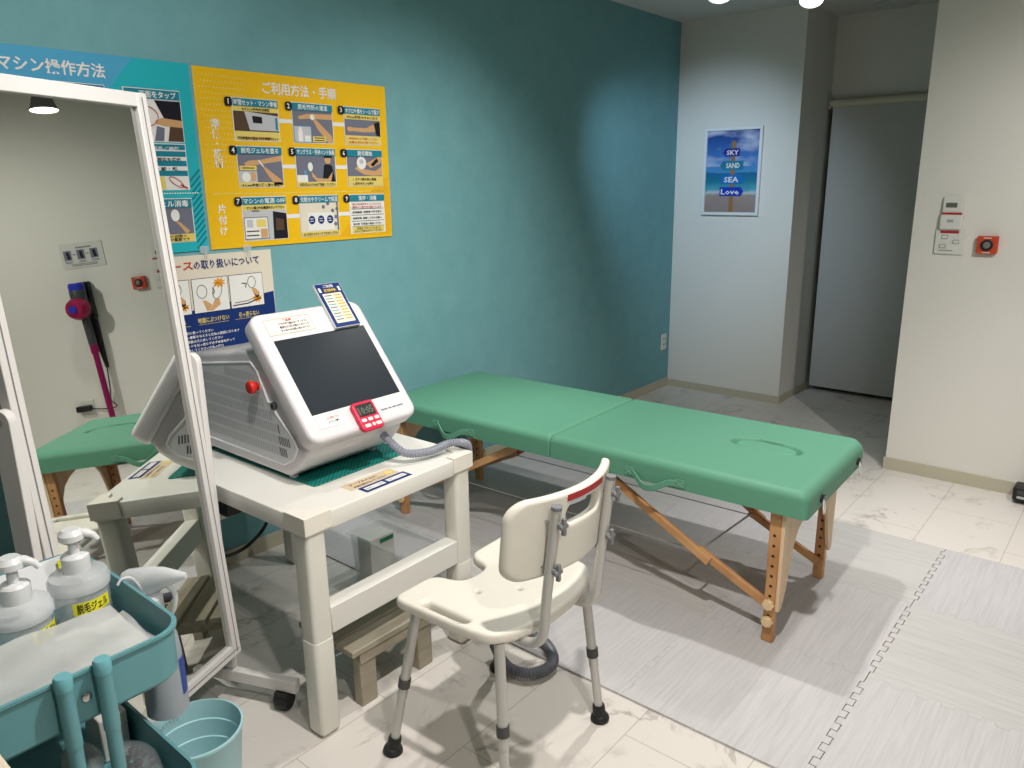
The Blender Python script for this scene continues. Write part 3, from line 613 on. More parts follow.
b = MB(); b.lathe([(.03, -.02), (.068, 0), (.075, .04), (.06, .075), (.03, .08)], (-.10, .028, 1.085), MAG2, 32, axis=(-.9, -.2, 0)); mo = b.build('motor', t)
b = MB(); b.lathe([(.026, .078), (.026, .088)], (-.10, .028, 1.085), VBL, 24, axis=(-.9, -.2, 0)); b.build('motor_badge', mo)
b = MB(); b.tube(bez([(-.09, 0, 1.16), (-.06, .05, 1.13), (-.06, .06, 1.06), (-.08, .03, 1.0)]), .017, VB); b.build('handle', t)
b = MB(); b.cyl((-.095, .035, 1.03), (-.09, .04, .84), .026, VG, n=20); b.build('wand_joint', t)
b = MB(); b.cyl((-.09, .04, .86), (-.075, .045, .14), .019, MAG, n=20); b.cyl((-.09, .04, .88), (-.088, .041, .78), .025, MAG, n=20); b.build('wand', t)
b = MB(); b.box(-.125, -.025, -.105, .135, .012, .085, VB); hd = b.build('floor_head', t, bevel=.012, label='black floor head of the vacuum standing by the baseboard')
b = MB(); b.box(-.127, -.12, -.06, .115, .030, .042, mat('silver_strip', (190, 190, 190), .3, metal=.6)); b.box(-.126, -.12, .03, .115, .05, .07, VG); b.build('front_strip', hd)
b = MB(); b.tube(bez([(-.02, .06, .66), (-.03, .05, .52), (-.02, .035, .44), (-.02, .06, .39), (-.02, -.02, .385), (-.02, -.12, .40)]), .004, VB, 8); b.build('power_cord', t)
t = thing('wall_socket', 'white wall socket with black charger plug beside the vacuum in the mirror', 'wall socket', (RX-.001, .105, .34))
b = MB(); b.plate([rrect(-.038, .038, 0, .12, .006)], .008, WPL, .002, fn=lambda p: (-p[2], -p[0], p[1])); b.build('plate', t)
b = MB(); b.box(-.045, -.008, -.07, .03, .045, .085, VB); b.build('charger_plug', t, bevel=.006)
t = thing('wall_outlet', 'white power outlet low on the teal wall near the back corner', 'wall outlet', (5.01, WY-.001, .292))
b = MB(); b.plate([rrect(-.036, .036, 0, .118, .006)], .008, WPL, .002, fn=lambda p: (p[0], -p[2], p[1])); b.build('plate', t)
b = MB(); 
for z in (.035, .075): b.box(-.013, -.009, -.010, -.008, z, z+.012, DARK); b.box(.009, .013, -.010, -.008, z, z+.012, DARK)
b.build('socket_slots', t)

# ------------------------------------------------------------------ massage bed
VINYL = mat('green_vinyl', (92, 148, 123), .5, spec=.3, bump=.12, bscale=260)
PINE = grain_mat('bed_wood', (176, 124, 76), (206, 158, 108), (40, 6, 6), .45, rand=False)
PLY = grain_mat('bed_plywood', (214, 184, 146), (226, 200, 166), (30, 8, 3), .5, rand=False)
STEEL = mat('steel_cable', (170, 170, 170), .35, metal=.5); CHROME = mat('chrome', (190, 190, 190), .2, metal=1); CORD = mat('white_cord', (220, 220, 215), .6)
THR = mat('stitch_thread', (150, 190, 166), .6); KNOB = mat('pale_wood_knob', (222, 194, 150), .5)
HX, HY, ZB, ZT = .335, .945, .485, .572
t = thing('massage_bed', 'low green vinyl massage bed with wooden legs, its far end by the teal wall', 'massage table', (2.545, 1.69, 0), R_(1.8))
def pad_mesh(mb, x0, x1, y0, y1, zb, zt, rx0, rx1, ry0, ry1, rc, groove=None, crown=.006):
    h = zt-zb
    def prof(a, b_, ra, rb, n, fine=None):
        out = [(a, h)]+[(a+ra*(1-math.cos(R_(k*15))), ra*(1-math.sin(R_(k*15)))) for k in range(0, 6)]
        out += [(a+ra+(b_-rb-a-ra)*k/n, 0) for k in range(n+1)]
        out += [(b_-rb*(1-math.cos(R_(k*15))), rb*(1-math.sin(R_(k*15)))) for k in range(5, -1, -1)]+[(b_, h)]
        return out
    xs = prof(x0, x1, rx0, rx1, 150 if groove else 40); ys = prof(y0, y1, ry0, ry1, 190 if groove else 60); nx, ny = len(xs), len(ys); vs = []
    cx, cy = (x0+x1)/2, (y0+y1)/2
    for y, dy in ys:
        for x, dx in xs:
            d = min(h, math.hypot(dx, dy)) if max(dx, dy) < h else h
            z = zt-d
            if d == 0:
                s, q = (x-cx)/(x1-cx), (y-cy)/(y1-cy); z += crown*(1-s*s)*(1-q*q)
                if groove: z -= groove(x, y)
            px, py = x, y
            for ex, sx in ((x0, 1), (x1, -1)):
                for ey, sy in ((y0, 1), (y1, -1)):
                    R = rc[(0 if sx > 0 else 1)+(0 if sy > 0 else 2)]
                    if R <= 0: continue
                    ax, ay = R-(x-ex)*sx, R-(y-ey)*sy
                    if ax > 0 and ay > 0:
                        l = math.hypot(ax, ay); k = max(ax, ay)/l; px = ex+sx*(R-ax*k); py = ey+sy*(R-ay*k)
            vs.append((px, py, z))
    fs = [(j*nx+i, j*nx+i+1, (j+1)*nx+i+1, (j+1)*nx+i) for j in range(ny-1) for i in range(nx-1)]
    o = len(vs)
    rim = [i for i in range(nx)]+[j*nx+nx-1 for j in range(1, ny)]+[(ny-1)*nx+i for i in range(nx-2, -1, -1)]+[j*nx for j in range(ny-2, 0, -1)]
    fs.append(tuple(reversed(rim)))
    mb.add(vs, fs, VINYL)
FHX, FHY, FHA, FHB = .020, -.705, .052, .118
def face_groove(x, y):
    r = (abs((x-FHX)/FHA)**2.6+abs((y-FHY)/FHB)**2.6)**(1/2.6)
    if r > 1.35: return 0
    g_ = .022*math.exp(-((r-1)/.06)**2)
    return g_+(.005*(1-min(1, max(0, (r-.9)/.15))) if r < 1.05 else 0)
b = MB(); pad_mesh(b, -HX, HX, -HY-.025, -.002, ZB, ZT, .030, .036, .040, .016, (.018, .055, .004, .004), face_groove); ph_ = b.build('pad_half', t, angle=60, label='green padded half with an oval face hole plug')
b = MB(); pad_mesh(b, -HX, HX, .002, HY, ZB, ZT, .030, .036, .016, .040, (.004, .004, .03, .05)); b.build('pad_half', t, angle=60)
b = MB(); b.box(-HX+.075, HX-.075, -HY+.06, -.004, ZB-.014, ZB, PINE); b.box(-HX+.075, HX-.075, .004, HY-.06, ZB-.014, ZB, PINE); b.build('deck_frame', t)
LX, LY = .292, .865
def leg(sx, sy):
    x, y = (-.286 if sx < 0 else .250), sy*LY
    b = MB(); b.box(x-.015, x+.015, y-.019, y+.019, MZ, ZB, PINE)
    for k in range(10):
        for e in (-.0153, .0153): b.add([(x+e, y+.0055*math.cos(2*PI*i/10), .07+k*.036+.0055*math.sin(2*PI*i/10)) for i in range(10)], [tuple(range(10))], mat('hole_dark', (60, 38, 22), .8))
    o = b.build('leg', t, bevel=.004)
    for z in (.088, .150):
        k = MB(); xo = x+sx*.016; prof = []
        pts = [( (.020 if i % 2 == 0 else .0165)*math.cos(2*PI*i/16), (.020 if i % 2 == 0 else .0165)*math.sin(2*PI*i/16)) for i in range(16)]
        k.plate([pts], .018, KNOB, .003, fn=lambda p: (xo+sx*p[2], y+p[0], z+p[1])); k.build('knob', o)
    return o
for sx in (-1, 1):
    for sy in (-1, 1): leg(sx, sy)
for sy in (-1, 1):
    y = sy*(LY+.026)
    hp_ = [(.288, .13), (.262, .13), (.243, .155), (.222, .205), (.205, .27), (.185, .325), (.15, .37), (.09, .398), (.03, .41)]
    out = [(-.288, ZB-.002), (.288, ZB-.002)]+hp_+[(-a, c) for a, c in reversed(hp_)]
    b = MB(); b.plate([out], .012, PLY, .001, fn=lambda p: (p[0]-.015, y+p[2]-.006, p[1])); b.build('end_panel', t)
for sx in (-1, 1):
    for sy in (-1, 1):
        xi = (-.262 if sx < 0 else .222); jz = .238 if sx < 0 else .205
        j = Vector((xi, sy*.615, jz))
        a = Vector((xi, sy*(LY+.015), .108 if sx < 0 else .078)); c = Vector((xi+sx*.02, sy*.20, .470))
        bar('lower_brace', a, j+(j-a).normalized()*.03, .009, .015, PINE, t, bevel=.003)
        bar('upper_brace', j+(j-c).normalized()*.03+Vector((sx*.019, 0, 0)), c, .009, .015, PINE, t, bevel=.003)
for sy in (-1, 1):
    b = MB(); b.cyl((-.255, sy*.60, .25), (.215, sy*.60, .215), .004, STEEL, n=8); b.build('cross_rod', t)
for sx in (-1, 1):
    b = MB(); zc = .240 if sx < 0 else .207; b.tube([(sx*.255 if sx < 0 else .215, -.60, zc), (sx*.255 if sx < 0 else .215, .60, zc)], .0022, STEEL, 8); b.build('cable', t)
b = MB(); b.tube([(-.05, -.75, .452), (-.02, 0, .43), (-.05, .75, .452)], .0022, STEEL, 8); b.build('cable', t)
for y0 in (-.445, .50):
    b = MB(); P = bez([(-HX-.002, y0-.085, .506), (-HX-.010, y0-.055, .502), (-HX-.02, y0-.01, .478), (-HX-.02, y0+.03, .474), (-HX-.010, y0+.065, .498), (-HX-.002, y0+.088, .512)], 6)
    rings = [[p+Vector((-.003, 0, -.012)), p+Vector((.003, 0, -.012)), p+Vector((.003, 0, .012)), p+Vector((-.003, 0, .012))] for p in P]; b.loft(rings, VINYL)
    hs = b.build('carry_handle', t, bevel=.002)
    for dy, z in ((-.100, .508), (.095, .511)):
        b = MB(); b.plate([rrect(y0+dy-.019, y0+dy+.019, z-.015, z+.015, .004)], .005, VINYL, .0015, fn=lambda p: (-HX-p[2]-.0, p[0], p[1])); b.build('handle_patch', hs)
        b = MB(); b.tube([(-HX-.006, y0+dy-.016, z-.010), (-HX-.006, y0+dy+.016, z+.010)], .0007, THR, 6); b.tube([(-HX-.006, y0+dy-.016, z+.010), (-HX-.006, y0+dy+.016, z-.010)], .0007, THR, 6); b.build('stitching', hs)
for x in (-.20, .22):
    b = MB(); b.lathe([(.014, 0), (.014, .004), (.008, .007)], (x, -HY-.025, .515), DARK, 18, axis=(0, -1, 0)); sk = b.build('headrest_socket', t)
    b = MB(); b.tube([(x+.014, -HY-.029, .52), (x+.006, -HY-.039, .528), (x-.01, -HY-.037, .522)], .003, CHROME, 8); b.build('socket_clip', sk)
    b = MB(); b.tube(bez([(x, -HY-.033, .515), (x-.01, -HY-.037, .485), (x, -HY-.037, .465), (x+.010, -HY-.037, .485), (x+.004, -HY-.033, .512)], 5), .0025, CORD, 6); b.build('cord_loop', sk)

# ------------------------------------------------------------------ white table
TW = mat('white_table_laminate', (222, 220, 214), .35); LEGW = mat('white_leg_wrap', (220, 218, 209), .4); PROT = mat('corner_foam_cream', (226, 221, 210), .55)
t = thing('white_table', 'sturdy white table carrying the hair removal machine beside the mirror', 'table', (1.045, 1.585, 0), R_(1.2))
TX, TY, TZ = .645, 1.00, .668
b = MB(); b.plate([rrect(0, TX, 0, TY, .012, 3)], .052, TW, .003); 
for q in b.v: q.z += TZ-.052
b.build('tabletop', t)
def tleg(x, y):
    b = MB(); b.plate([rrect(x, x+.064, y, y+.064, .012, 3)], TZ-.052-.30, LEGW, 0)
    for q in b.v: q.z += .30
    o = b.build('leg', t)
    b = MB(); b.plate([rrect(x-.0015, x+.0655, y-.0015, y+.0655, .014, 3)], .288, LEGW, .002)
    for q in b.v: q.z += .012
    b.build('leg_extension', o)
    b = MB(); b.box(x+.008, x+.056, y+.008, y+.056, 0, .012, PROT); b.build('foot_pad', o)
for x in (.004, TX-.068):
    for y in (-.004+.008, TY-.070): tleg(x, y)
def stretch(x0, x1, y0, y1, z0, z1):
    b = MB(); b.box(x0, x1, y0, y1, z0, z1, TW); b.build('stretcher', t, bevel=.003)
stretch(.068, TX-.068, .008, .060, .305, .385)
stretch(.068, TX-.068, TY-.064, TY-.012, .305, .385)
for cx, cy in ((0, 0), (TX, 0), (0, TY), (TX, TY)):
    sx = 1 if cx == 0 else -1; sy = 1 if cy == 0 else -1
    e = .004; A = .085; th = .012
    pts = [(cx-sx*e, cy-sy*e), (cx+sx*A, cy-sy*e), (cx+sx*A, cy+sy*.030), (cx+sx*.045, cy+sy*.038), (cx+sx*.038, cy+sy*.045), (cx+sx*.030, cy+sy*A), (cx-sx*e, cy+sy*A)]
    b = MB(); b.plate([pts], .006, PROT, .002)
    for q in b.v: q.z += TZ
    b.box(min(cx-sx*e, cx+sx*A), max(cx-sx*e, cx+sx*A), min(cy-sy*e, cy-sy*.0002), max(cy-sy*e, cy-sy*.0002), TZ-.045, TZ+.004, PROT)
    b.box(min(cx-sx*e, cx-sx*.0002), max(cx-sx*e, cx-sx*.0002), min(cy-sy*e, cy+sy*A), max(cy-sy*e, cy+sy*A), TZ-.045, TZ+.004, PROT)
    b.build('corner_protector', t, bevel=.0015)
TM = t.matrix_basis.copy(); TM = Matrix.Translation((1.045, 1.585, 0)) @ Matrix.Rotation(R_(1.2), 4, 'Z')

# green rubber mesh mat under the machine
GM = mat('green_rubber_mesh', (12, 122, 112), .55)
def meshmat():
    nt = GM.node_tree; bb = nt.nodes['Principled BSDF']; tc = nt.nodes.new('ShaderNodeTexCoord'); v = nt.nodes.new('ShaderNodeTexChecker'); v.inputs['Scale'].default_value = 130
    v.inputs['Color1'].default_value = lin((20, 140, 128)); v.inputs['Color2'].default_value = lin((8, 92, 88)); nt.links.new(tc.outputs['Object'], v.inputs['Vector']); nt.links.new(v.outputs['Color'], bb.inputs['Base Color'])
meshmat()
b = MB(TM); b.plate([rrect(.158, .535, .165, .80, .01, 3)], .004, GM, .001)
for q in b.v: q.z += TZ+.0005
b.build('rubber_mesh_mat', label='green non-slip rubber mat under the white machine on the table', cat='mat')
MZ2 = TZ+.0045

# price placard sticker on the table front
b = MB(TM); g = Flat(TM @ Vector((.225, .015, TZ+.0005)), TM.to_3x3() @ Vector((1, 0, 0)), TM.to_3x3() @ Vector((0, 1, 0)), (0, 0, 1))
g.rect(0, 0, .175, .042, P_N, 0); g.rect(.011, .011, .082, .031, P_W, 1); g.rect(.093, .011, .164, .031, P_W, 1); g.text('消毒のご協力', .012, .015, .013, P_LG, 2, .068); g.text('お願いします', .094, .015, .013, P_LG, 2, .068)
g.rect(-.02, .044, .165, .095, INK('tan', (204, 186, 158)), 0); g.text('テーブルの上に', .0, .072, .014, P_BR, 1, .10); g.text('荷物を置かないでください', .0, .052, .012, P_BR, 1, .12); g.circ(.140, .07, .012, P_LY, 1)
g.build('table_sticker', label='small navy and cream notice sticker on the white table front edge', cat='sticker', keep=True)

# ------------------------------------------------------------------ hair removal machine
MW = mat('machine_white', (212, 208, 211), .3, spec=.5); MG = mat('machine_pale_grey', (210, 210, 213), .4); MLINE = mat('machine_highlight', (232, 232, 234), .3); SCR = mat('dark_screen', (42, 48, 54), .3, spec=.15); SLOT = mat('vent_slot', (174, 174, 178), .6); VSL = mat('vent_dark', (86, 86, 90), .6)
t = thing('hair_removal_machine', 'white desktop machine with a large dark tilted screen and red stop button on the table', 'machine', (1.16, 1.70, MZ2))
def L(x, y, z): return (x, y-1.70, z-MZ2)
XL, XR = .020, .375      # body left/right relative to 1.16
body = [(1.735, .800), (1.752, .760), (1.790, .720), (1.850, .683), (2.36, .683), (2.39, .71), (2.39, .94), (2.36, .985), (1.985, 1.045), (1.945, 1.060)]
def yz(pts): return [(p[0]-1.70, p[1]-MZ2) for p in pts]
b = MB(); b.plate([yz(body)], XR-XL, MW, .014, fn=lambda p: (XL+p[2], p[0], p[1]), res=3); bd = b.build('body', t, angle=50)
# tilted screen slab
pd = Vector((0, .155, .19)).normalized(); pn_ = Vector((0, -pd.z, pd.y)); po = Vector((0, 1.682-1.70, .822-MZ2))
def slab(u, v, k): return Vector((u, 0, 0))+po+pd*v+pn_*k
PW, PH = .392, .425
b = MB(); b.plate([rrect(0, PW, 0, PH, .035, 7)], .060, MW, .014, fn=lambda p: slab(p[0], p[1], p[2]-.060), res=4); sl = b.build('screen_housing', t, angle=50)
b = MB(); b.plate([[(.038, .082), (.362, .082), (.362, .329), (.038, .329)]], .0035, SCR, .0008, fn=lambda p: slab(p[0], p[1], p[2]-.0025)); b.build('screen', sl, label='dark switched-off screen')
def slabflat(u0, v0): return Flat(t.matrix_basis.translation*0+slab(u0, v0, .0006), (1, 0, 0), pd, pn_)
g = slabflat(.036, .346); g.rect(0, 0, .155, .052, P_W, 0); g.frame(0, 0, .155, .052, .0012, P_OR, 1); g.text('ご注意', .06, .041, .009, P_R, 2, .03)
for i, s in enumerate(('濡れた手で触らないでください', '電源を切る際は後ろのボタンで', '何かあればお問い合わせ下さい')): g.text(s, .042, .030-i*.011, .0085, P_BR, 2, .10)
g.build('warning_sticker', sl)
g = slabflat(.042, .036); g.rect(0, 0, .085, .036, P_W, 0); g.frame(0, 0, .085, .036, .0008, P_LG, 1); g.text('使い方はこちら', .034, .023, .009, P_R, 2, .042); g.text('タイマーを押す', .034, .011, .0085, P_K, 2, .038); g.build('small_sticker', sl)
g = slabflat(.262, .040); [g.rect(a, 0, c, .0035, P_G, 1) for a, c in ((0, .024), (.028, .040), (.044, .058), (.061, .085))]; g.build('print', sl)
# left side cover with vents
cover = [(1.985, 1.008), (2.32, .958), (2.36, .93), (2.36, .75), (2.33, .722), (1.86, .720), (1.81, .745), (1.785, .785), (1.80, .81), (1.878, .872), (1.888, .90), (1.912, .90), (1.957, .985)]
b = MB(); b.plate([yz(cover)], .006, MG, .002, fn=lambda p: (XL-.0035+p[2], p[0], p[1])); cv = b.build('side_cover', bd, label='pale grey slotted side cover')
b = MB(); b.tube([(XL-.003, *p) for p in yz(cover)], .0035, MLINE, 8, closed=True); b.build('cover_rim', bd)
b = MB()
def inside(y, z, poly):
    c = False; j = len(poly)-1
    for i in range(len(poly)):
        if ((poly[i][1] > z) != (poly[j][1] > z)) and (y < (poly[j][0]-poly[i][0])*(z-poly[i][1])/(poly[j][1]-poly[i][1])+poly[i][0]): c = not c
        j = i
    return c
PC = yz(cover)
for r in range(7):
    for k in range(62):
        y = 1.80+k*.0092-1.70; z = .745+r*.034-MZ2
        if all(inside(y+a, z+c, PC) for a in (-.014, .014) for c in (-.006, .034)):
            front = y < .165 and r < 4
            b.add([(XL-.0041, y, z), (XL-.0041, y+(.005 if front else .0038), z), (XL-.0041, y+(.010 if front else .0038), z+.026), (XL-.0041, y+.005*(1 if front else 0), z+.026)], [(0, 1, 2, 3)], VSL if front else SLOT)
b.build('vent_slots', cv)
ES = mat('red_button', (196, 40, 32), .35)
b = MB(); b.lathe([(.019, 0), (.019, .006)], (XL, 1.957-1.70, .941-MZ2), WPL, 24, axis=(-1, 0, 0)); eb = b.build('button_collar', bd)
b = MB(); b.lathe([(.012, .004), (.013, .016), (.019, .020), (.0205, .028), (.017, .034), (.008, .036)], (XL, 1.957-1.70, .941-MZ2), ES, 28, axis=(-1, 0, 0)); b.build('emergency_button', bd, label='red mushroom stop button')
b = MB(); b.lathe([(.012, 0), (.012, .008), (.006, .009)], (XL, 1.884-1.70, .893-MZ2), VSL, 22, axis=(-1, 0, 0)); b.box(XL-.012, XL-.007, 1.883-1.70, 1.885-1.70, .888-MZ2, .898-MZ2, DARK); b.build('key_switch', bd)
for x in (XL+.03, XR-.03):
    for y in (.165, .62):
        b = MB(); b.lathe([(.012, 0), (.014, .012)], (x, y, 0), MW, 18); b.build('foot', bd)
b = MB(); b.box(.175, .245, 1.716-1.70, 1.727-1.70, .80-MZ2, .820-MZ2, VSL); b.build('hand_piece_slot', bd, label='dark slot under the screen')
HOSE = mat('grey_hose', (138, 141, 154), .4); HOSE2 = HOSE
def hose_pts():
    P = bez([(1.462, 1.765, .765), (1.470, 1.715, .730), (1.495, 1.685, .703), (1.570, 1.662, .694), (1.645, 1.655, .700), (1.685, 1.628, .698), (1.712, 1.632, .672), (1.724, 1.66, .60), (1.728, 1.715, .40), (1.732, 1.72, .10), (1.765, 1.64, .030), (1.79, 1.50, .027), (1.78, 1.37, .027), (1.71, 1.285, .027), (1.625, 1.30, .027), (1.60, 1.38, .029), (1.64, 1.47, .050)], 26)
    return P
P = hose_pts(); radii = []
# resample so the ribs are even
D = [0]
for i in range(1, len(P)): D.append(D[-1]+(P[i]-P[i-1]).length)
NS = int(D[-1]/.0045); Q2 = []; j = 0
for k in range(NS+1):
    s = D[-1]*k/NS
    while j < len(D)-2 and D[j+1] < s: j += 1
    q = P[j].lerp(P[j+1], (s-D[j])/max(1e-9, D[j+1]-D[j])); Q2.append(q); r0_ = .0135+.0045*min(1, max(0, (s-.35)/.3)); radii.append(r0_ if k % 2 else r0_*.80)
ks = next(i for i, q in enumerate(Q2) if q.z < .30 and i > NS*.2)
b = MB(); b.tube(Q2[:ks+1], .017, HOSE, 14, radii=radii[:ks+1]); b.tube(Q2[ks:], .017, mat('grey_hose_shaded', (104, 107, 116), .4), 14, radii=radii[ks:]); b.build('corrugated_hose', label='grey corrugated hose running from the machine over the table corner to the floor', cat='hose', angle=45)  # same hose; shade on the floor coil is painted in as darker grey

# pink timer stuck on the screen housing
MT = Matrix.Translation((1.16, 1.70, MZ2))
def W3(u, v, k): return Vector((1.16, 1.70, MZ2))+slab(u, v, k)
PINK = mat('pink_plastic', (214, 28, 70), .4); LCDD = mat('timer_lcd', (40, 44, 40), .3); SEG = mat('timer_segments', (98, 106, 96), .4)
c0 = W3(.160, -.012, .0008); t2 = thing('kitchen_timer', 'small pink digital timer stuck below the dark screen of the machine', 'timer', c0)
def tl(u, v, k): return Vector((u, 0, 0))+pd*v+pn_*k
TWd, THt = .078, .092
b = MB(); b.plate([rrect(0, TWd, 0, THt, .012, 5)], .016, PINK, .004, fn=lambda p: tl(*p)); b.build('case', t2)
b = MB(); b.plate([rrect(.009, TWd-.009, .044, .083, .003, 3)], .002, LCDD, .0005, fn=lambda p: tl(p[0], p[1], p[2]+.0152)); dl = b.build('display', t2)
g = Flat(tl(0, 0, .0175), (1, 0, 0), pd, pn_); g.text('10:05', TWd/2, .051, .033, SEG, 0, .052, 'c'); g.build('display_digits', dl)
for (u, v, a, c) in ((.016, .032, .0085, .0055), (.039, .032, .0085, .0055), (.062, .032, .0085, .0055), (.020, .014, .0105, .0055), (.041, .014, .005, .0055), (.060, .014, .0105, .0055)):
    b = MB(); b.plate([rrect(u-a, u+a, v-c, v+c, .004, 4)], .004, WPL, .0012, fn=lambda p: tl(p[0], p[1], p[2]+.0152)); b.build('key', t2)

# navy price card in an acrylic stand on top right of the screen housing
c0 = W3(.253, .331, .0016); t2 = thing('price_card', 'navy price list card in a clear stand leaning on the top of the machine', 'card', c0)
b = MB(); b.plate([rrect(-.002, .094, -.002, .158, .003, 3)], .010, mat('acrylic', (224, 226, 226), .15, alpha=.8), .001, fn=lambda p: tl(*p)); b.build('clear_stand', t2)
g = Flat(tl(0, 0, .0106), (1, 0, 0), pd, pn_); g.rect(0, 0, .092, .156, P_N, 0); g.rect(.011, .013, .081, .120, P_CR, 1); g.text('ご利用', .046, .142, .011, P_W, 1, .036, 'c'); g.rect(.022, .124, .070, .138, P_BR, 1); g.text('照射料金表', .046, .127, .010, P_LY, 2, .043, 'c')
g.rect(.006, .126, .014, .142, P_W, 1); g.rect(.078, .126, .086, .142, P_W, 1)
for i in range(9): g.rect(.015, .110-i*.0108, .042, .1135-i*.0108, P_B if i % 2 else P_G, 2); g.rect(.050, .110-i*.0108, .076, .1135-i*.0108, P_DY, 2)
g.build('price_list', t2)

# black power adapter and cord under the table
t = thing('power_adapter', 'black power adapter with a looping cord hanging under the table beside the mirror', 'power adapter', (1.115, 2.03, .50))
ABK = mat('adapter_black', (22, 22, 26), .45)
b = MB(); b.box(-.06, .075, -.035, .035, .055, .115, ABK); b.build('adapter_body', t, bevel=.008)
b = MB(); b.tube(bez([(.07, 0, .085), (.105, .01, .07), (.115, .02, .01), (.095, .03, -.05), (.04, .05, -.10), (-.02, .07, -.115), (-.05, .09, -.09)]), .0055, ABK, 10); b.build('power_cord', t)

# ------------------------------------------------------------------ standing mirror
MWH = mat('mirror_frame_white', (214, 211, 209), .35); MIRR = mat('mirror_glass', (214, 218, 212), .01, metal=1); 
az = -1.1783; tlt = .061
nh = Vector((math.cos(az), math.sin(az), 0)); ts = Vector((-nh.y, nh.x, 0)); nn = Vector((nh.x*math.cos(tlt), nh.y*math.cos(tlt), math.sin(tlt))); upv = nn.cross(ts); upv = upv if upv.z > 0 else -upv
O0 = Vector((.996, 1.917, .185)); cbase = O0+ts*(-.26)+upv*.86; base = Vector((cbase.x, cbase.y, 0))
t = thing('standing_mirror', 'tall white framed mirror on a wheeled stand, left of the white table', 'mirror', base)
def mp(s, v, k): return O0+ts*s+upv*v+nn*k-base
FL, FR, FB, FT = -.527, .008, -.012, 1.546; SW = .034
def mbox(name, s0, s1, v0, v1, k0, k1, m=MWH, bevel=.002, parent=t):
    b = MB(); b.box(s0, s1, v0, v1, k0, k1, m, fn=lambda p: mp(*p)); return b.build(name, parent, bevel=bevel)
for nm, s0, s1, v0, v1 in (('side_rail', FR-SW, FR, FB, FT), ('side_rail', FL, FL+SW, FB, FT), ('top_rail', FL+SW, FR-SW, FT-SW, FT), ('bottom_rail', FL+SW, FR-SW, FB, FB+SW)):
    o = mbox(nm, s0, s1, v0, v1, -.016, .012)
b = MB(); gk = .0126; gr = mat('frame_groove', (120, 120, 122), .5)
for s0, s1, v0, v1 in ((FR-SW*.55, FR-SW*.45, FB+.01, FT-.01), (FL+SW*.45, FL+SW*.55, FB+.01, FT-.01), (FL+.01, FR-.01, FB+SW*.45, FB+SW*.55)):
    b.add([mp(s0, v0, gk), mp(s1, v0, gk), mp(s1, v1, gk), mp(s0, v1, gk)], [(0, 1, 2, 3)], gr)
b.build('frame_groove', t)
b = MB(); b.box(FL+SW-.004, FR-SW+.004, FB+SW-.004, FT-SW+.004, -.008, 0, MIRR, fn=lambda p: mp(*p)); b.build('mirror_glass', t, smooth=False)
mbox('back_board', FL+.01, FR-.01, FB+.01, FT-.01, -.020, -.010, mat('mirror_back', (150, 140, 125), .7), 0)
for s, sd in ((FR-.001+.002, 1), (FL-.002, -1)):
    s1 = s+sd*.020
    hp = mp((s+s1)/2, .86, 0)
    wv = nh*.026; sv = ts*.011
    # upright with rounded top
    out = [(-.026, .105), (.026, .105)]+[(.026*math.cos(R_(a)), cbase.z+.0+.026*math.sin(R_(a))) for a in range(0, 181, 20)]
    b = MB(); b.plate([out], .020, MWH, .002, fn=lambda p: hp*1+nh*p[0]+ts*(p[2]-.010)+Vector((0, 0, p[1]-cbase.z))); b.build('upright', t)
    foot = Vector((hp.x, hp.y, 0))
    b = MB(); b.quadbox(foot-nh*.24+Vector((0, 0, .080)), foot+nh*.24+Vector((0, 0, .080)), ts*.013, Vector((0, 0, .020)), MWH); b.build('foot_bar', t, bevel=.004)
    b = MB(); b.lathe([(.008, 0), (.008, .004), (.004, .005)], hp+ts*sd*.011, CHROME, 18, axis=ts*sd); b.build('bolt', t)
    for e in (-1, 1):
        c = foot+nh*(e*.192)-ts*.004
        b = MB(); b.lathe([(.024, -.020), (.027, -.015), (.027, .015), (.024, .020)], c+Vector((0, 0, .027))+ts*.0, DARK, 24, axis=nh); 
        b.box(-.02, .02, -.02, .02, .046, .061, DARK, fn=lambda p: c+ts*p[0]+nh*p[1]+Vector((0, 0, p[2]))); 
        b.lathe([(.022, -.024), (.026, -.021), (.026, .021), (.022, .024)], c+Vector((0, 0, .034)), DARK, 20, axis=nh); b.build('caster', t, label='black caster wheel')
b = MB(); a1 = mp(FR+.015, .86, 0); a2 = mp(FL-.015, .86, 0); b.quadbox(Vector((a1.x, a1.y, .083))-nh*.06, Vector((a2.x, a2.y, .083))-nh*.06, nh*.014, Vector((0, 0, .014)), MWH); b.build('cross_bar', t, bevel=.003)

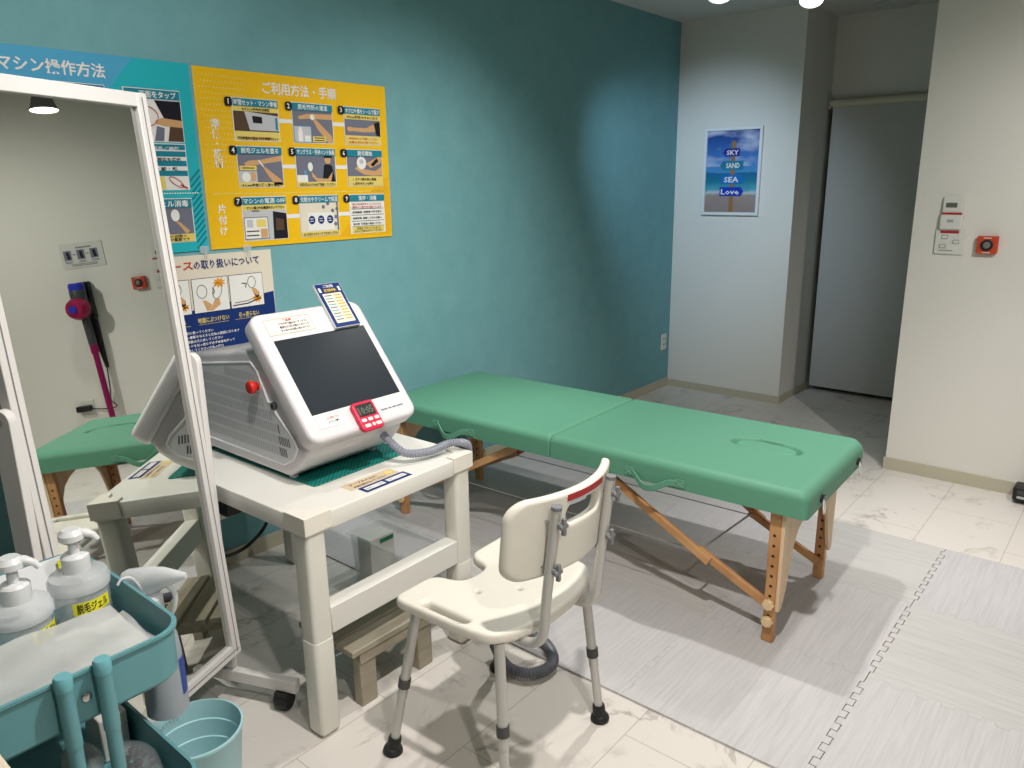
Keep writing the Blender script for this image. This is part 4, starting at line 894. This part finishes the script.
# ------------------------------------------------------------------ shower chair
SEATW = mat('chair_plastic', (226, 222, 211), .38, spec=.4); ALU = mat('aluminium', (192, 191, 187), .34, metal=.40); COLR = mat('collar_grey', (72, 71, 70), .5); KNG = mat('knob_grey', (128, 130, 133), .4, metal=.3)
t = thing('shower_chair', 'cream plastic shower chair with aluminium legs, pulled up to the white table', 'chair', (1.398, 1.215, 0), R_(1.5))
SZ = .468
def seat_outline():
    pts = [(-.235, .10), (-.235, .155), (-.222, .178), (-.195, .186), (-.115, .190), (-.085, .183), (-.068, .160), (-.058, .125), (-.040, .103), (0, .096), (.040, .103), (.058, .125), (.068, .160), (.085, .183), (.115, .190), (.195, .186), (.222, .178), (.235, .155), (.235, .10), (.232, -.02), (.222, -.105), (.200, -.140), (.150, -.166), (.075, -.183), (0, -.188), (-.075, -.183), (-.150, -.166), (-.200, -.140), (-.222, -.105), (-.232, -.02)]
    P = [Vector((x, y, 0)) for x, y in pts]; out = []; n = len(P)
    for i in range(n):
        p0, p1, p2, p3 = P[i-1], P[i], P[(i+1) % n], P[(i+2) % n]
        for k in range(4):
            s = k/4; out.append(.5*((2*p1)+(p2-p0)*s+(2*p0-5*p1+4*p2-p3)*s*s+(3*p1-p0-3*p2+p3)*s**3))
    return [(p.x, p.y) for p in out]
slots = [rrect(-.213, -.186, -.050, .100, .013, 5), rrect(.186, .213, -.050, .100, .013, 5)]+[ell(x, y, .006, .006, 12) for x, y in ((-.071, .030), (.071, .030), (.010, -.048))]
b = MB(); b.plate([seat_outline()]+slots, .032, SEATW, .011, res=3, fn=lambda p: (p[0], p[1], SZ-.032+p[2]), cuts=[('x', x*.04) for x in range(-5, 6)]+[('y', y*.04) for y in range(-4, 5)])
for i, v in enumerate(b.v):
    e = (abs(v.x)/.235)**4; v.z += .010*e-.004
b.build('seat', t, angle=60)
# backrest, curved
BY, BZ0, BZ1 = -.236, .609, .822
bo = rrect(-.214, .214, 0, BZ1-BZ0, .045, 7)
bo = [(x, y-(.010*(abs(x)/.214)**2 if y > .10 else 0)) for x, y in bo]
slot = rrect(-.070, .070, .122, .172, .022, 5)
b = MB(); b.plate([bo, slot], .026, SEATW, .010, res=3, cuts=[('x', x*.02) for x in range(-10, 11)]+[('y', .05), ('y', .10), ('y', .19)],
    fn=lambda p: (p[0]*.985, BY+1.55*p[0]*p[0]-.17*p[1]*.6+.018-p[2], BZ0+p[1]-.10*abs(p[0])*0))
b.build('backrest', t, angle=60)
g = MB()
vs = []
for i in range(9):
    x = -.075+i*.01875
    for z in (.184, .201): vs.append((x, BY+1.55*x*x-.17*z*.6+.018-.0268, BZ0+z))
g.add(vs, [(2*i, 2*i+2, 2*i+3, 2*i+1) for i in range(8)], REDS); g.build('red_label', t, label='red strip label on the backrest')
g = MB(); vs = []
for i in range(5):
    x = -.062+i*.0135
    for z in (.1725, .1825): vs.append((x, BY+1.55*x*x-.17*z*.6+.018-.0268, BZ0+z))
g.add(vs, [(2*i, 2*i+2, 2*i+3, 2*i+1) for i in range(4)], P_LG); g.build('grey_label', t)
for sx in (-1, 1):
    x = sx*.116-.012
    P = [(x, BY-.026, .797), (x, BY-.008, .65), (x, BY+.004, .545), (x, BY+.010, .475), (x, BY+.022, .446), (x, BY+.050, .428), (x, BY+.11, .424), (x, BY+.32, .424)]
    b = MB(); b.tube(bez(P, 6), .0125, ALU, 16); pl = b.build('back_pole', t)
    b = MB(); b.cyl((x, BY-.0258, .794), (x, BY-.0265, .803), .0130, KNG, n=16); b.build('pole_cap', pl)
    for z in (.758, .640):
        yk = BY-.026+(.797-z)*.125
        b = MB(); b.cyl((x, yk-.02, z), (x, yk+.04, z), .004, CHROME, n=10); b.cyl((x, yk-.024, z), (x, yk-.010, z), .0085, KNG, n=14); b.box(x-.005, x+.005, yk-.030, yk-.020, z-.021, z+.021, KNG); b.box(x-.014, x+.014, yk-.029, yk-.022, z-.005, z+.005, KNG); b.build('wing_knob', pl, bevel=.002)
TOP = {(-1, 1): (-.198, .130), (1, 1): (.190, .130), (-1, -1): (-.185, -.135), (1, -1): (.185, -.135)}
FOOT = {(-1, 1): (-.250, .198), (1, 1): (.212, .205), (-1, -1): (-.235, -.190), (1, -1): (.206, -.182)}
for k in TOP:
    a = Vector((*TOP[k], SZ-.030)); f_ = Vector((*FOOT[k], 0)); d = (f_-a)
    P0 = lambda s: a+d*s
    b = MB(); b.tube([a+Vector((0, 0, -.002)), P0(.06), P0(.60)], .0135, ALU, 16); lg = b.build('leg', t)
    b = MB(); b.cyl(P0(.47), P0(.53), .0165, COLR, n=18); b.build('collar', lg, label='dark grey collar')
    b = MB(); b.cyl(P0(.58), P0(.93), .0122, ALU, n=16); ex = b.build('leg_extension', lg)
    b = MB(); 
    for q in range(5 if k == (1, 1) else 0): c = P0(.62+q*.05); b.cyl(c-Vector((0, .0128, 0)), c+Vector((0, .0128, 0)), .0032, DARK, n=8)
    if b.v: b.build('height_holes', ex)
    b = MB(); c = P0(1.0); ax = -d.normalized(); b.lathe([(.026, 0), (.0275, .006), (.0255, .014), (.019, .020), (.018, .045), (.0165, .050)], (f_.x, f_.y, .0), DARK, 24, axis=ax); b.build('rubber_foot', lg, label='black rubber foot')
b = MB(); b.tube([(-.19, .12, .425), (.19, .12, .425)], .011, ALU, 12); b.tube([(-.18, -.125, .425), (.18, -.125, .425)], .011, ALU, 12); b.build('cross_tube', t)

# ------------------------------------------------------------------ step stool under the table
STW = grain_mat('grey_beige_wood', (150, 142, 124), (172, 164, 146), (6, 40, 20), .6, rand=False)
t = thing('step_stool', 'low beige-grey slatted step stool under the white table', 'stool', (1.355, 1.735, 0))
for k in range(3):
    b = MB(); y0 = -.130+k*.091; b.box(-.175, .175, y0, y0+.080, .182, .202, STW); b.build('slat', t, bevel=.003)
for sx in (-1, 1):
    b = MB(); b.box(sx*.115-.03, sx*.115+.03, -.12, -.085, 0, .182, STW); b.build('leg', t, bevel=.003)
    b = MB(); b.box(sx*.115-.03, sx*.115+.03, .10, .135, 0, .182, STW); b.build('leg', t, bevel=.003)
    b = MB(); b.box(sx*.115-.012, sx*.115+.012, -.085, .10, .135, .182, STW); b.build('side_rail', t, bevel=.003)
b = MB(); b.box(-.145, .145, -.125, -.112, .145, .182, STW); b.build('front_rail', t, bevel=.002)

# ------------------------------------------------------------------ clear storage bin with white box
FROST = mat('frosted_clear', (218, 226, 228), .25, alpha=.20, spec=.4)
def ringxy(x0, x1, y0, y1, r, z, n=5): return [Vector((x, y, z)) for x, y in rrect(x0, x1, y0, y1, r, n)]
t = thing('storage_bin', 'clear plastic storage bin on the floor behind the white table legs', 'storage box', (1.735, 1.99, MZ))
b = MB(); b.loft([ringxy(-.070, .070, -.225, .225, .02, 0), ringxy(-.080, .080, -.238, .238, .02, .205), ringxy(-.090, .090, -.248, .248, .022, .207), ringxy(-.090, .090, -.248, .248, .022, .213), ringxy(-.077, .077, -.235, .235, .02, .211), ringxy(-.067, .067, -.222, .222, .02, .004)], FROST); b.build('bin_shell', t)
b = MB(); b.box(1.676, 1.792, 2.12, 2.195, MZ+.006, MZ+.196, WPL); b.box(1.722, 1.789, 2.1188, 2.12, MZ+.170, MZ+.187, mat('green_strip', (20, 120, 84), .5)); b.build('white_carton', bevel=.0, label='narrow white box with a green stripe standing in the clear bin', cat='box')

# ------------------------------------------------------------------ waste basket
BINM = mat('aqua_plastic', (166, 206, 212), .4, spec=.4)
t = thing('waste_basket', 'round aqua plastic waste basket on the floor beside the trolley', 'waste basket', (.700, 1.585, 0))
pf = []; zt = .262; ro = .108; ri = .080
outer = [(ri-.004, 0), (ri, .004), (ro-.004, zt-.012), (ro, zt-.006), (ro, zt), (ro-.005, zt+.001)]
inner = []
for k in range(5):
    zz_ = zt-.004-k*.048; r_ = ro-.006-k*.005
    inner += [(r_, zz_), (r_-.002, zz_-.045), (r_-.005, zz_-.047)]
inner += [(ri-.012, .008), (.002, .008)]
b = MB(); b.lathe(outer+inner, (0, 0, 0), BINM, 56); b.build('basket', t, angle=30)
b = MB(); rr_ = ro-.0085
def cyl_map(u, v, r, a0, z0, cx=0, cy=0): a = a0+u/r; return (cx+r*math.cos(a), cy+r*math.sin(a), z0+v)
vs = []; a0 = R_(110)
for k in range(9):
    u = .05-k*.0125
    for v in (0, .022): vs.append(cyl_map(u, v, rr_, a0, .226))
b.add(vs, [(2*k, 2*k+2, 2*k+3, 2*k+1) for k in range(8)], mat('clear_label', (176, 214, 218), .4)); 
b.text('ゴミを入れて下さい', .014, P_G, lambda x, y: cyl_map(.044-x, y+.005, rr_-.0008, a0, .226), .086); b.build('label_strip', t)

# ------------------------------------------------------------------ teal utility trolley
CART = mat('teal_metal', (94, 146, 153), .42, spec=.45); CARTL = mat('teal_cap', (104, 164, 174), .4)
CX0, CX1, CY0, CY1 = .192, .524, 1.168, 1.612
t = thing('utility_trolley', 'teal metal kitchen trolley with deep trays at the lower left', 'trolley', ((CX0+CX1)/2, (CY0+CY1)/2, 0))
hx, hy = (CX1-CX0)/2, (CY1-CY0)/2
def tray(z0, z1):
    b = MB(); r = .05
    R = [ringxy(-hx+.010, hx-.010, -hy+.010, hy-.010, r-.006, z0, 6), ringxy(-hx+.003, hx-.003, -hy+.003, hy-.003, r, z0+.008, 6), ringxy(-hx+.002, hx-.002, -hy+.002, hy-.002, r, z1-.008, 6), ringxy(-hx-.002, hx+.002, -hy-.002, hy+.002, r, z1-.005, 6), ringxy(-hx-.002, hx+.002, -hy-.002, hy+.002, r, z1, 6), ringxy(-hx+.004, hx-.004, -hy+.004, hy-.004, r, z1+.0005, 6), ringxy(-hx+.006, hx-.006, -hy+.006, hy-.006, r-.004, z0+.010, 6), ringxy(-hx+.014, hx-.014, -hy+.014, hy-.014, r-.01, z0+.005, 6)]
    b.loft(R, CART); return b.build('tray', t)
for z0, z1 in ((.695, .788), (.395, .486), (.115, .205)): tray(z0, z1)
for sy in (-1, 1):
    for dx in (-.032, .024):
        y = sy*(hy+.014)
        b = MB(); b.cyl((dx, y, .075), (dx, y, .785), .0108, CART, n=20); b.cyl((dx, y, .68), (dx, y, .785), .0122, CART, n=20); po_ = b.build('post', t)
        b = MB(); b.lathe([(.0130, .780), (.0133, .786), (.0133, .799), (.011, .803)], (dx, y, 0), CARTL, 24); b.build('post_cap', po_)
    for z in (.742, .44, .16):
        b = MB(); b.lathe([(.0075, 0), (.007, .003), (.003, .004)], (0, sy*(hy-.001), z), CHROME, 18, axis=(0, sy, 0)); b.build('screw', t)
    b = MB(); b.quadbox((-hx+.01, sy*(hy+.014), .072), (hx-.01, sy*(hy+.014), .072), Vector((0, .012, 0)), Vector((0, 0, .012)), CART); b.build('wheel_bar', t, bevel=.003)
    for sx in (-1, 1):
        c = (sx*(hx-.02), sy*(hy+.014), .030)
        b = MB(); b.lathe([(.026, -.010), (.030, -.007), (.030, .007), (.026, .010)], c, DARK, 24, axis=(1, 0, 0)); b.box(c[0]-.012, c[0]+.012, c[1]-.012, c[1]+.012, .05, .062, DARK); b.build('caster', t)

TF = .701   # tray floor
PUMPW = mat('pump_white', (230, 232, 234), .3, alpha=.82); JAR = mat('clear_jar', (228, 232, 234), .08, alpha=.20, spec=.8); LID = mat('frosted_lid', (228, 231, 234), .2, alpha=.42); GEL = mat('clear_gel', (206, 210, 212), .12, alpha=.30, spec=.6)
YEL = mat('yellow_label', (232, 226, 50), .5)
def pump(c, label, scale, ta, nz):
    t = thing('pump_bottle', label, 'pump bottle', (c[0], c[1], TF+.0005), 0, 'gel pump bottles')
    s = scale
    b = MB(); b.lathe([(.042*s, 0), (.046*s, .004), (.046*s, .092*s), (.045*s, .098*s), (.043*s, .098*s), (.043*s, .005), (.002, .004)], (0, 0, 0), JAR, 40); b.build('jar', t)
    b = MB(); b.lathe([(.041*s, .006), (.0422*s, .008), (.0422*s, .085*s), (.001, .086*s)], (0, 0, 0), GEL, 36); b.build('gel', t)
    b = MB(); b.lathe([(.049*s, .088*s), (.050*s, .092*s), (.050*s, .104*s), (.046*s, .112*s), (.026*s, .118*s), (.022*s, .119*s)], (0, 0, 0), LID, 40); b.build('lid', t)
    b = MB(); b.lathe([(.022*s, .117*s), (.023*s, .120*s), (.023*s, .146*s), (.019*s, .150*s), (.0085*s, .151*s), (.0085*s, .178*s)], (0, 0, 0), PUMPW, 32); b.build('pump_collar', t)
    b = MB(); b.lathe([(.010*s, .172*s), (.021*s, .178*s), (.021*s, .188*s), (.014*s, .196*s)], (0, 0, 0), PUMPW, 28); n_ = Vector((math.cos(nz), math.sin(nz), 0)); b.tube([Vector((0, 0, .185*s)), n_*.022*s+Vector((0, 0, .187*s)), n_*.034*s+Vector((0, 0, .180*s)), n_*.040*s+Vector((0, 0, .171*s))], .0075*s, PUMPW, 12, radii=[.011*s, .008*s, .006*s, .0045*s]); b.build('pump_head', t)
    b = MB(); r = .0468*s; vs = []
    for k in range(13):
        u = -.034+k*.0056667
        for v in (.0, .024): vs.append(cyl_map(u, v, r, ta, .052*s))
    b.add(vs, [(2*k, 2*k+2, 2*k+3, 2*k+1) for k in range(12)], YEL); lb = b.build('label', t)
    b = MB(); b.text('脱毛ジェル', .020, P_K, lambda x, y: cyl_map(-.028+x, y+.005, r+.0006, ta, .052*s), .056, bold=.02); b.build('label_text', lb)
ca = lambda c: math.atan2(-c[1], -c[0])
pump((.462, 1.440), 'right one of two clear pump bottles in the trolley, its yellow label facing out', 1.04, ca((.462, 1.44))+.35, ca((.46, 1.44))+1.3)
pump((.352, 1.405), 'left one of two clear pump bottles in the trolley, label turned to the right', 1.04, ca((.352, 1.405))+.95, ca((.35, 1.4))+1.25)
# white paper pad leaning at the back
PAPER = mat('white_paper', (230, 230, 232), .6)
t = thing('paper_pad', 'white paper pad standing against the back of the top trolley tray', 'paper pad', (.355, 1.575, TF))
b = MB(); b.quadbox((-.135, .0, .048), (.135, .0, .048), Vector((0, .004, 0)), Vector((0, .012, .046)), PAPER); b.build('sheets', t)
b = MB(); b.quadbox((.118, -.0005, .082), (.134, -.0005, .082), Vector((0, .0006, 0)), Vector((0, .002, .009)), YEL); b.build('yellow_tab', t)
# clear sleeves lying on the front of the tray
SLV = mat('clear_sleeve', (214, 216, 214), .18, alpha=.46, spec=.7)
SLV2 = mat('clear_pouch', (220, 222, 224), .15, alpha=.40, spec=.7)
def sheet(x0, x1, y0, y1, z, amp, seed, nx=26, ny=18, lift=0):
    rg = random.Random(seed); ph1, ph2, ph3 = [rg.uniform(0, 6) for _ in range(3)]; vs = []
    for j in range(ny+1):
        for i in range(nx+1):
            u, v = i/nx, j/ny
            x = x0+(x1-x0)*u; y = y0+(y1-y0)*v
            zz_ = z+amp*(math.sin(7*u+3*v+ph1)+.6*math.sin(11*v-5*u+ph2)+.4*math.sin(19*u+9*v+ph3))+lift*v*v
            vs.append((x, y, zz_))
    fs = [(j*(nx+1)+i, j*(nx+1)+i+1, (j+1)*(nx+1)+i+1, (j+1)*(nx+1)+i) for j in range(ny) for i in range(nx)]
    n = len(vs); vs2 = vs+[(x, y, z_-.0012) for x, y, z_ in vs]; fs2 = fs+[tuple(reversed([q+n for q in f])) for f in fs]
    edge = [i for i in range(nx+1)]+[j*(nx+1)+nx for j in range(1, ny+1)]+[ny*(nx+1)+i for i in range(nx-1, -1, -1)]+[j*(nx+1) for j in range(ny-1, 0, -1)]
    for a, c in zip(edge, edge[1:]+edge[:1]): fs2.append((a, a+n, c+n, c))
    return vs2, fs2
b = MB(); b.add(*sheet(.205, .470, 1.182, 1.335, .779, .0030, 3, lift=.012), SLV); b.build('plastic_sleeve', label='large clear plastic sleeve draped over the front of the top trolley tray', cat='plastic sleeve')
b = MB(); b.add(*sheet(.385, .505, 1.20, 1.375, .742, .004, 5), SLV2); b.build('clear_pouch', label='small crinkled clear pouch at the right end of the top trolley tray', cat='plastic pouch')

# spray bottle hanging on the outer rim
SPB = mat('spray_bottle_grey', (150, 158, 166), .4); SPT = mat('spray_trigger_clear', (226, 229, 232), .2, alpha=.72)
t = thing('spray_bottle', 'grey spray bottle with clear trigger hanging on the outer side of the trolley', 'spray bottle', (.570, 1.398, .482))
b = MB(); b.lathe([(.036, 0), (.040, .004), (.0385, .13), (.035, .165), (.018, .205), (.0145, .212), (.0145, .228)], (0, 0, 0), SPB, 36); b.build('bottle', t)
b = MB(); vs = []
for k in range(9):
    for v in (.04, .12): vs.append(cyl_map(-.02+k*.005, v, .0402, R_(-35), 0))
b.add(vs, [(2*k, 2*k+2, 2*k+3, 2*k+1) for k in range(8)], mat('blue_label', (40, 70, 150), .5)); b.build('label', t)
b = MB(); b.lathe([(.018, .222), (.019, .225), (.019, .252), (.014, .258)], (0, 0, 0), SPT, 28); b.build('collar', t)
dv = Vector((.62, -.78, 0))
b = MB(); rings = []
for s, z0, z1, wd in ((-.052, .318, .345, .012), (-.04, .306, .352, .015), (0, .298, .357, .016), (.03, .314, .356, .014), (.055, .326, .349, .010), (.072, .333, .344, .006)):
    c = dv*s; sdv = Vector((-dv.y, dv.x, 0)); rings.append([c+sdv*(wd*math.cos(a))+Vector((0, 0, (z0+z1)/2-.04+(z1-z0)/2*math.sin(a))) for a in [2*PI*i/14 for i in range(14)]])
b.loft(rings, SPT); b.build('spray_head', t)
b = MB(); b.tube(bez([dv*.028+Vector((0, 0, .282)), dv*.045+Vector((0, 0, .26)), dv*.040+Vector((0, 0, .23)), dv*.032+Vector((0, 0, .215))]), .005, SPT, 10); b.build('trigger', t)
b = MB(); b.tube(bez([(-.012, 0, .262), (-.030, .002, .303), (-.048, .003, .311), (-.058, .003, .302)]), .0025, SPT, 8); b.build('hanging_hook', t)

# contents of the middle tray
BLK = mat('black_pouch', (26, 26, 28), .4)
MT2 = .4015
def lump(name, x, y, sx, sy, sz, m, seed, label, cat):
    rg = random.Random(seed); b = MB(); b.ball((x, y, MT2+sz), 1, m, 26, (sx, sy, sz))
    for v in b.v:
        a = 1+.10*math.sin(31*v.x+seed)+.10*math.sin(27*v.y+2*seed)+.06*math.sin(60*v.z+seed)
        v.x = x+(v.x-x)*a; v.y = y+(v.y-y)*a
    for v in b.v: v.x = min(max(v.x, CX0+.012), CX1-.012); v.y = min(max(v.y, CY0+.012), CY1-.012)
    return b.build(name, angle=80, label=label, cat=cat)
lump('black_pouch', .290, 1.40, .070, .110, .038, BLK, 2, 'black glossy pouch in the middle tray of the trolley', 'pouch')
lump('frosted_bag', .408, 1.42, .034, .060, .042, SLV, 4, 'frosted white plastic bag in the middle tray behind the trolley posts', 'plastic bag')
b = MB(); b.box(.455, .508, 1.445, 1.525, MT2+.0005, MT2+.095, WPL); b.build('white_box', bevel=.003, label='small white box standing in the middle tray of the trolley', cat='box')
BAG = mat('clear_bag_film', (214, 216, 220), .12, alpha=.15, spec=.8)
t = thing('bag_of_caps', 'clear bag full of small dark caps in the middle tray of the trolley', 'plastic bag', (.470, 1.335, MT2))
b = MB(); b.ball((0, 0, .040), 1, BAG, 26, (.038, .085, .038))
for v in b.v:
    a = 1+.12*math.sin(70*v.x)+.10*math.sin(60*v.y+1); v.x *= a; v.y *= a
b.build('bag_film', t, angle=80)
b = MB(); rg = random.Random(5)
for k in range(22):
    c = Vector((rg.uniform(-.025, .025), rg.uniform(-.05, .05), .020+rg.uniform(0, .044))); d = Vector((rg.uniform(-1, 1), rg.uniform(-1, 1), rg.uniform(-.3, 1))).normalized(); b.cyl(c, c+d*.010, .008, DARK, n=12)
tag(b.build('caps', t), kind='stuff')

# beige cabinet whose edge shows at the lower left corner
b = MB(); b.box(-.25, .1735, .60, .965, 0, .93, mat('beige_laminate', (206, 196, 176), .5)); b.build('side_cabinet', bevel=.004, label='beige cabinet edge at the bottom left corner in front of the trolley', cat='cabinet')
